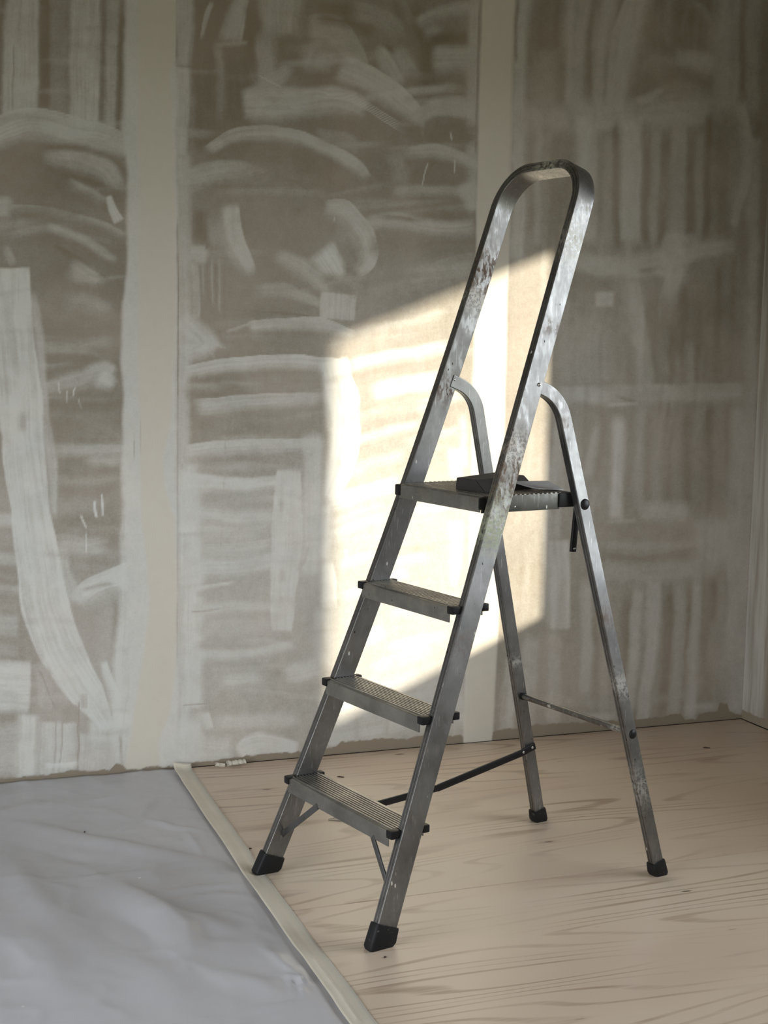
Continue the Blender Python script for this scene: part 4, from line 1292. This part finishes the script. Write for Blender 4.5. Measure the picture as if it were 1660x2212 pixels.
# ------------------------------------------------------------------ plastic sheet, tape
TX = lambda y: np.interp(-np.asarray(y, float), [0.0, .38, .93, 1.23, 1.63, 2.4, 3.4], [-.615, -.632, -.654, -.664, -.675, -.69, -.70])
ny, nx = 300, 230
ys = np.linspace(-3.45, -0.012, ny)
sx = np.linspace(0, 1, nx)
SX = np.zeros((ny, nx)); SY = np.zeros((ny, nx))
for i, y in enumerate(ys):
    xr = float(TX(y)) - 0.001
    SX[i] = xr + (XL + 0.25 - xr) * sx ** 1.15; SY[i] = y
def sfloor(u, v):
    p = on_floor(u, v); return np.array(p[:2])
Hs = np.zeros_like(SX)
def fold(pts, wid, h, skew=0.0):
    P = np.array([sfloor(*q) for q in pts])
    best = np.full(SX.shape, 9e9); al = np.zeros(SX.shape); sg = np.zeros(SX.shape); Ls = 0
    for i in range(len(P) - 1):
        d = P[i + 1] - P[i]; ln = np.hypot(*d); d = d / ln
        t = np.clip((SX - P[i, 0]) * d[0] + (SY - P[i, 1]) * d[1], 0, ln)
        ds = np.hypot(SX - P[i, 0] - d[0] * t, SY - P[i, 1] - d[1] * t)
        cr = (SX - P[i, 0]) * d[1] - (SY - P[i, 1]) * d[0]
        m_ = ds < best
        best[m_] = ds[m_]; al[m_] = (Ls + t)[m_]; sg[m_] = np.sign(cr)[m_]; Ls += ln
    tp = np.clip(al / Ls, 0, 1); tp = np.sin(np.pi * np.clip(tp, 0.03, 0.97)) ** 0.6
    w_ = wid * (1 + skew * sg)
    Hs[:] += h * tp * np.exp(-(best / w_) ** 2)
# soft rolls and creases read off the sheet
fold([(60, 1785), (180, 1815), (330, 1845), (450, 1865)], .035, .011, .4)
fold([(20, 1820), (150, 1860), (260, 1875)], .03, -.004)
fold([(240, 1905), (330, 1960), (400, 2010), (410, 2080)], .045, .016, .4)
fold([(340, 1965), (430, 1990), (520, 2020)], .03, .008)
fold([(140, 1930), (240, 1985), (330, 2050), (350, 2110)], .05, -.006)
fold([(270, 2060), (330, 2095), (400, 2180)], .045, .008)
fold([(300, 1770), (340, 1732)], .008, .007)
fold([(310, 1772), (370, 1792), (440, 1800)], .012, .006)
fold([(250, 1800), (310, 1770)], .010, .005)
fold([(400, 1800), (440, 1855)], .010, .005)
fold([(200, 1735), (260, 1720)], .015, .004)
fold([(0, 1905), (120, 1905), (250, 1895), (470, 1862)], .0045, .0034)
fold([(320, 2240), (480, 2200), (640, 2172), (700, 2160)], .0045, .0034)
fold([(300, 1945), (440, 1920), (520, 1915)], .014, .005)
fold([(330, 1960), (470, 1935), (540, 1940)], .012, .004)
fold([(0, 1840), (90, 1960), (150, 2030)], .04, .008)
fold([(60, 2010), (110, 2110), (180, 2180)], .05, .009)
fold([(0, 1770), (60, 1745), (130, 1740)], .03, .006)
fold([(590, 2070), (640, 2110), (660, 2165)], .010, .006)
fold([(600, 2110), (650, 2125), (690, 2140)], .006, .005)
fold([(620, 2100), (634, 2160)], .005, .005)
fold([(650, 2090), (655, 2150)], .005, .005)
fold([(560, 2050), (620, 2080)], .014, .004)
fold([(450, 2100), (560, 2130), (620, 2170)], .03, .006)
Hs += 0.0060 * (fbm(SX * 5 + 40, SY * 5 + 40, 41, 4) - 0.45) + 0.0034 * (fbm(SX * 17 + 40, SY * 17 + 40, 43, 4) - 0.45)
rd_ = 1 - np.abs(2 * fbm(SX * 6 + 11, SY * 6 + 17, 61, 3) - 0.9) * 2.2
Hs += 0.0024 * np.clip(rd_, 0, 1) ** 3
Hs += 0.0025 * (vnoise((SX + SY * .6) * 9 + 30, (SX * .3 - SY) * 3 + 30, 47) - .5)
edge_d = np.clip((TX(SY) - SX) / 0.05, 0, 1)
Hs = 0.0012 + np.maximum(Hs + 0.0030, 0) * (0.12 + 0.88 * edge_d * edge_d)
co = np.stack([SX, SY, Hs], -1).reshape(-1, 3)
idx = np.arange(ny * nx).reshape(ny, nx)
fq = np.stack([idx[:-1, :-1], idx[1:, :-1], idx[1:, 1:], idx[:-1, 1:]], -1).reshape(-1, 4)
me = bpy.data.meshes.new('plastic_sheet')
me.from_pydata(co.tolist(), [], fq.tolist()); me.update()
bm = bmesh.new(); bm.from_mesh(me); bmesh.ops.recalc_face_normals(bm, faces=bm.faces)
if bm.faces[0].normal.z < 0: bmesh.ops.reverse_faces(bm, faces=bm.faces)
bm.to_mesh(me); bm.free()
sh = link('plastic_sheet', me, M_SHEET, None)
sh.modifiers.new('film', 'SOLIDIFY').thickness = 0.0006
tag(sh, 'wrinkled milky plastic sheet covering the floor at the left', 'sheet')

# masking tape along the sheet's edge: crepe strip with a few puckers
nt, nw = 420, 9
ty = np.linspace(-3.4, 0.0, nt)
TV = []; TE = []
for i, y in enumerate(ty):
    xc = float(TX(y)) + 0.004
    wob = 0.003 * (vnoise(np.array([y * 6.0]), np.array([2.0]), 51)[0] - .5)
    for j in range(nw):
        f = j / (nw - 1)
        x = xc + wob - 0.027 + 0.052 * f
        puck = 0.0035 * max(0.0, vnoise(np.array([y * 11.0]), np.array([f * 2.2]), 55)[0] - 0.55) / 0.45
        rid = 0.0022 * math.exp(-((f - .45 - .25 * (vnoise(np.array([y * 2.5]), np.array([.5]), 57)[0] - .5)) / .07) ** 2) * (vnoise(np.array([y * 4.0]), np.array([1.5]), 58)[0] > .45)
        base = 0.0052 * (1 - f) ** 2 if f < .5 else 0.0052 * .25 * max(0, (1 - (f - .5) * 3))
        press = 1 - math.exp(-((y + 0.875) / 0.05) ** 2) * (1.0 if f > 0.41 else 0.5)
        z = (0.0034 if f < 0.41 else 0.0006) + (0.0008 * (f >= 0.41) + base + puck + rid) * press
        yy = y
        if y > -0.045:      # the end is turned up against the wall
            k = (y + 0.045) / 0.045
            z += 0.016 * k * k; yy = -0.045 + (y + 0.045) * (1 - .35 * k) - 0.003
        TV.append((x, yy, z)); TE.append(max(0.0, (f - .62) / .38) if f > .62 else 0.0)
idx = np.arange(nt * nw).reshape(nt, nw)
fq = np.stack([idx[:-1, :-1], idx[:-1, 1:], idx[1:, 1:], idx[1:, :-1]], -1).reshape(-1, 4)
me = bpy.data.meshes.new('masking_tape')
me.from_pydata(TV, [], fq.tolist()); me.update()
set_attr(me, 'edge', np.array(TE))
tp_ = link('masking_tape', me, M_TAPE, None)
tp_.modifiers.new('thickness', 'SOLIDIFY').thickness = 0.0005
tag(tp_, 'cream masking tape strip sealing the plastic sheet edge to the plywood', 'tape')

# ------------------------------------------------------------------ scraps on the floor
def curl(name, u, v, length, rad, rot, label, turns=0.8, wid=0.012):
    p = on_floor(u, v)
    V, F = [], []
    nseg, nr = 14, 10
    rs = random.Random(int(u))
    for i in range(nseg + 1):
        x = -length / 2 + length * i / nseg
        rr_ = rad * (0.75 + 0.5 * rs.random())
        for j in range(nr + 1):
            a = math.pi * (0.05 + turns * 1.9 * j / nr)
            V.append((x + 0.002 * rs.random(), rr_ * math.sin(a) * 1.5, max(0.0006, rad + rr_ * -math.cos(a))))
    for i in range(nseg):
        for j in range(nr):
            a = i * (nr + 1) + j
            F.append((a, a + 1, a + nr + 2, a + nr + 1))
    me = mesh_from(name, V, F)
    o = link(name, me, M_SCRAP, None)
    o.modifiers.new('thickness', 'SOLIDIFY').thickness = 0.0012
    y = min(p[1], -0.025)
    o.location = (p[0], y, 0.0005); o.rotation_euler = (0, 0, rot)
    return tag(o, label, 'plaster scrap', 'scraps along the wall')
curl('plaster_curl', 506, 1650, .052, .0075, .12, 'pale crumpled plaster scrap at the foot of the wall', .8)
curl('plaster_curl', 470, 1652, .030, .0055, -.5, 'thin pale plaster curl leaning against the wall foot left of the scrap', .45)
p = on_floor(738, 1772)
rs = random.Random(9)
V, F = [], []
for i in range(13):
    f = i / 12
    wdt = 0.011 * math.sin(math.pi * min(1, f * .9 + .08)) ** .7
    for j in range(5):
        g = j / 4 - .5
        V.append((-0.034 + 0.068 * f, 2 * g * wdt + .004 * math.sin(f * 5), 0.0012 + 0.007 * (1 - 4 * g * g) * math.sin(math.pi * f) * (.6 + .6 * rs.random())))
for i in range(12):
    for j in range(4):
        a = i * 5 + j
        F.append((a, a + 5, a + 6, a + 1))
fl = link('paint_flake', mesh_from('paint_flake', V, F), mat_plain('flaked paint', (0.33, 0.29, 0.23), 0.8, 0, .75, 160), None)
fl.modifiers.new('thickness', 'SOLIDIFY').thickness = 0.001
fl.location = (p[0], p[1], 0.0006); fl.rotation_euler = (0, 0, -.35)
tag(fl, 'curled grey paint flake on the plywood behind the lowest tread', 'paint flake')

def chip(u, v, ln, wd, rot, label):
    p = on_floor(u, v)
    bm = bmesh.new()
    pts = [(-ln / 2, 0), (-ln / 5, wd / 2), (ln / 3, wd / 2.5), (ln / 2, -wd / 6), (0, -wd / 2)]
    a = [bm.verts.new((x, y, 0.0)) for x, y in pts]
    b = [bm.verts.new((x * .9, y * .9, 0.002 + 0.001 * (i % 2))) for i, (x, y) in enumerate(pts)]
    bm.faces.new(a[::-1]); bm.faces.new(b)
    for i in range(5): bm.faces.new((a[i], a[(i + 1) % 5], b[(i + 1) % 5], b[i]))
    o = bm_obj('wood_chip', bm, M_CHIP, None, smooth=False)
    o.location = (p[0], p[1], 0.0002); o.rotation_euler = (0, 0, rot)
    return tag(o, label, 'wood chip', 'dark chips on the plywood')
chip(1527, 1616, .022, .006, -.5, 'dark wood chip on the plywood near the room corner')
chip(736, 1679, .022, .006, -.6, 'dark wood chip on the plywood behind the lowest tread near the wall')
chip(183, 1803, .008, .004, 1.2, 'tiny dark chip lying on the plastic sheet')
bpy.data.objects['wood_chip.002'].location.z = 0.006
chip(541, 1834, .007, .005, 0.2, 'tiny dark chip on the plywood left of the front foot')
chip(832, 1754 + 315, .007, .005, 0.4, 'tiny dark chip on the plywood in front of the nearest foot')
